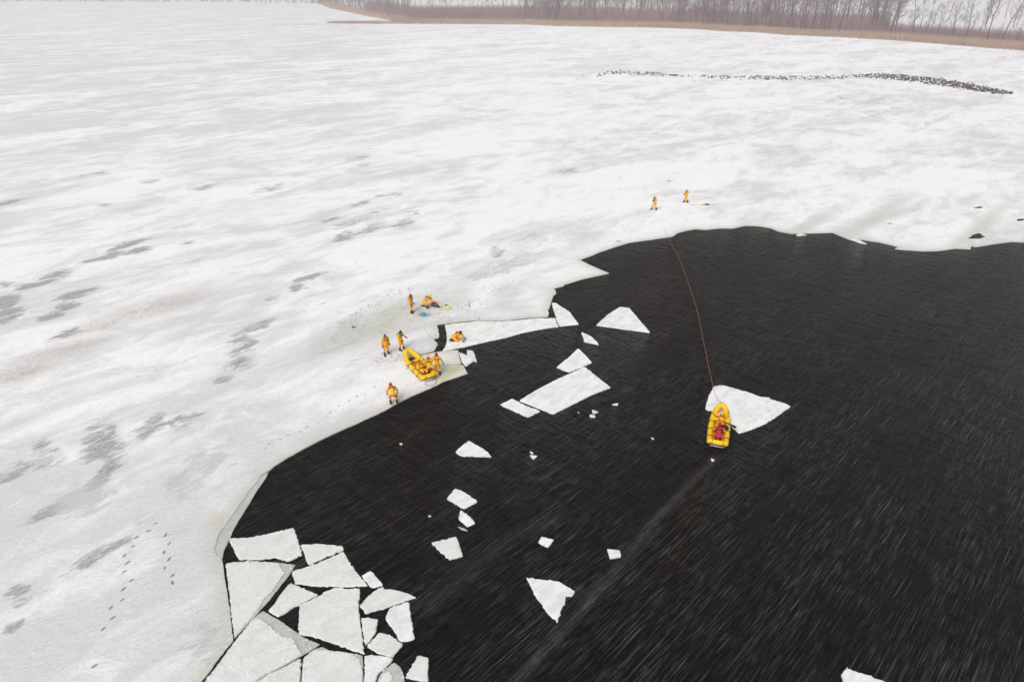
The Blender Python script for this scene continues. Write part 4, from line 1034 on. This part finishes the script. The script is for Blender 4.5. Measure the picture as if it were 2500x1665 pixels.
def more(px0, px1, d0, d1, n, mind, lab):
    global cnt
    s0, s1 = coast_s(px0), coast_s(px1); k = 0; tries = 0
    while k < n and tries < n*30:
        tries += 1
        d = rt.uniform(d0, d1); p = back(coast_pt(rt.uniform(s0, s1)), d)
        if any((p-q).length < mind for q in placed): continue
        placed.append(p); k += 1
        tree(rt.randrange(7), p, land_z(d), rt.uniform(-.6, 6.0), rt.choice((rt.uniform(.45, .8), rt.uniform(.7, 1.15))), lab)
more(1650, 2180, 14, 110, 150, 3.0, 'bare grey tree in the dense stretch of the shore wood behind the geese')
more(1250, 1750, 25, 130, 90, 3.5, 'bare grey tree in the pale hazy left stretch of the shore wood')
more(2200, 2560, 90, 260, 20, 6.0, 'pale bare tree on the snowy slope far behind the right shore')
more(2180, 2520, 18, 60, 10, 6.0, 'slim bare tree in the open stand at the right end of the shore')
# far wood: reads as one grey mass
def far_wood():
    V, F, base = [], [], 0
    pr = []
    for i in (0, 2, 4, 5):
        a = np.empty(len(protos[i][1].vertices)*3); protos[i][1].vertices.foreach_get('co', a); a = a.reshape(-1, 3)
        f = [tuple(p.vertices) for p in protos[i][1].polygons]; tri = np.array([q for q in f if len(q) == 3])[::3]
        tri_v = a[tri.ravel()].reshape(-1, 3, 3)
        c = tri_v.mean(1, keepdims=True); tri_v = c+(tri_v-c)*1.0
        w = tri_v[:, 1]-tri_v[:, 0]; tri_v[:, 1] = tri_v[:, 0]+w*6
        tk = np.array([[[-.35, 0, 0], [.35, 0, 0], [0, 0, 14]], [[0, -.35, 0], [0, .35, 0], [0, 0, 14]]], float)
        pr.append(np.concatenate([tri_v, tk]))
    out = []
    for (px0, px1, d0, d1, n) in ((-450, 790, 0, 60, 420), (780, 1350, 60, 420, 380), (1300, 2180, 110, 320, 420)):
        s0, s1 = coast_s(px0), coast_s(px1)
        for _ in range(n):
            d = random.uniform(d0, d1); p = back(coast_pt(random.uniform(s0, s1)), d)
            t = pr[random.randrange(4)]; an = random.uniform(0, 6.28); s = random.uniform(.8, 1.15)
            c_, s_ = math.cos(an)*s, math.sin(an)*s
            q = np.empty_like(t); q[..., 0] = t[..., 0]*c_-t[..., 1]*s_+p.x; q[..., 1] = t[..., 0]*s_+t[..., 1]*c_+p.y; q[..., 2] = t[..., 2]*s+land_z(d)
            out.append(q.reshape(-1, 3))
    v = np.concatenate(out); me = bpy.data.meshes.new('far_wood'); me.from_pydata(v.tolist(), [], np.arange(len(v)).reshape(-1, 3).tolist()); me.update()
    obj('far_wood', me, M['twig'], kind='stuff')
far_wood()
# driftwood by the reeds
dw = thing('fallen_tree', 'snow-dusted fallen branch lying on the ice before the wood', 'branch', tuple(G(1785, 76, .1)))
MB().tube(smooth_path([(-6, 0, .2), (-3, .5, 1.6), (0, 0, .6), (3, .3, 1.4), (6, 0, .2)], 4), .22, 6).build('bough', M['bark'], dw)
tw = MB()
for _ in range(60):
    a = Vector((random.uniform(-5, 5), random.uniform(-1, 1), random.uniform(.2, 1))); b = a+Vector((random.gauss(0, 1), random.gauss(0, 1), random.uniform(.2, 2)))
    tw.tube([a, b], [.05, .015], 3, cap=False)
tw.build('twigs', M['twig'], dw)['kind'] = 'stuff'
st = thing('tree_stump', 'snowy stump beside the reeds on the far ice edge', 'stump', tuple(G(1851, 80, .1)))
MB().tube([(0, 0, 0), (.1, 0, .7), (.0, .1, 1.1)], [.9, .7, .6], 9).build('stump_body', M['bark'], st)
MB().ball((.3, -.3, .5), 1.6, 1.0, .6, 10, 6).build('snow_heap', M['land'], st)

# ------------------------------------------------------------------ geese resting in a long line on the ice
M['goose'] = simple('goose_brown', (.095, .075, .068), .8, .3, 3)
def goose_mesh(head_up):
    b = MB(); b.ball((0, 0, .26), .17, .36, .17, 8, 5)
    if head_up: b.tube([(0, .26, .32), (0, .36, .50), (0, .37, .66), (0, .46, .68)], [.07, .045, .05, .02], 5)
    else: b.tube([(0, .26, .30), (0, .40, .36), (0, .44, .30), (0, .50, .26)], [.07, .05, .05, .02], 5)
    b.tube([(0, -.30, .28), (0, -.48, .30)], [.10, .02], 5)
    for s in (-.07, .07): b.tube([(s, 0, .14), (s, .02, 0)], .018, 4)
    me = b.mesh('goose'); me.materials.append(M['goose']); return me
gm = [goose_mesh(True), goose_mesh(False)]
line_px = [(1425, 184, 0), (1460, 186, 3), (1490, 180, 5), (1530, 179, 7), (1580, 182, 7), (1620, 184, 5), (1665, 187, 3), (1710, 188, 3), (1750, 190, 6), (1800, 192, 8), (1840, 192, 8), (1880, 193, 6), (1930, 192, 7), (1990, 192, 7), (2040, 192, 5), (2075, 188, 3)]
dense_px = [(2080, 187, 3), (2110, 186, 6), (2150, 187, 9), (2200, 191, 12), (2250, 197, 12), (2300, 203, 14), (2340, 209, 13), (2380, 216, 13), (2420, 223, 9), (2450, 227, 6), (2472, 229, 2)]
birds = []
rb = random.Random(5)
def flock(lst, n):
    for _ in range(n):
        i = rb.choices(range(len(lst)-1), [(lst[k+1][0]-lst[k][0])*(lst[k][2]+lst[k+1][2]+1) for k in range(len(lst)-1)])[0]; t = rb.random()
        x, y, w = [lst[i][k]*(1-t)+lst[i+1][k]*t for k in range(3)]
        birds.append(G(x+rb.uniform(-4, 4), y+(rb.uniform(-.5, .5)+rb.gauss(0, .12))*(w+2), ICE_Z))
flock(line_px[:1], 0) if False else None
birds.append(G(1424.0, 184.5, ICE_Z))
flock(line_px[1:], 380); flock(dense_px, 900)
birds.sort(key=lambda p: p.y)
vall, fall = [], []
for i, p in enumerate(birds):
    rz = rb.choice((rb.gauss(-1.2, .5), rb.gauss(1.3, .5))); m = rb.randrange(2); s = rb.uniform(.6, .8)
    if i < 300:
        o = obj('goose', gm[m], None, None, tuple(p), rz, None, 'small dark goose resting in the long line of geese on the far ice', 'goose', 'geese resting in a line on the ice')
        o.scale = (s, s, s)
    else:
        Mx = Matrix.Translation(p) @ Matrix.Rotation(rz, 4, 'Z') @ Matrix.Scale(s, 4); b = len(vall)
        vall += [tuple(Mx @ v.co) for v in gm[m].vertices]; fall += [tuple(b+k for k in q.vertices) for q in gm[m].polygons]
me = bpy.data.meshes.new('goose_flock'); me.from_pydata(vall, [], fall); me.update()
obj('goose_flock', me, M['goose'], kind='stuff')

# ------------------------------------------------------------------ air: snow haze
hz_m = bpy.data.materials.new('snow_haze'); hz_m.use_nodes = True; hn = hz_m.node_tree.nodes; hl = hz_m.node_tree.links; hn.clear()
pv = hn.new('ShaderNodeVolumePrincipled'); ho_ = hn.new('ShaderNodeOutputMaterial'); hl.new(pv.outputs[0], ho_.inputs['Volume'])
pv.inputs['Color'].default_value = (.885, .865, .93, 1); pv.inputs['Density'].default_value = .00034; pv.inputs['Anisotropy'].default_value = .2
hz = MB().box((0, 1300, 21.5), 5400, 2900, 47.0).build('haze', hz_m, smooth=False, kind='stuff')
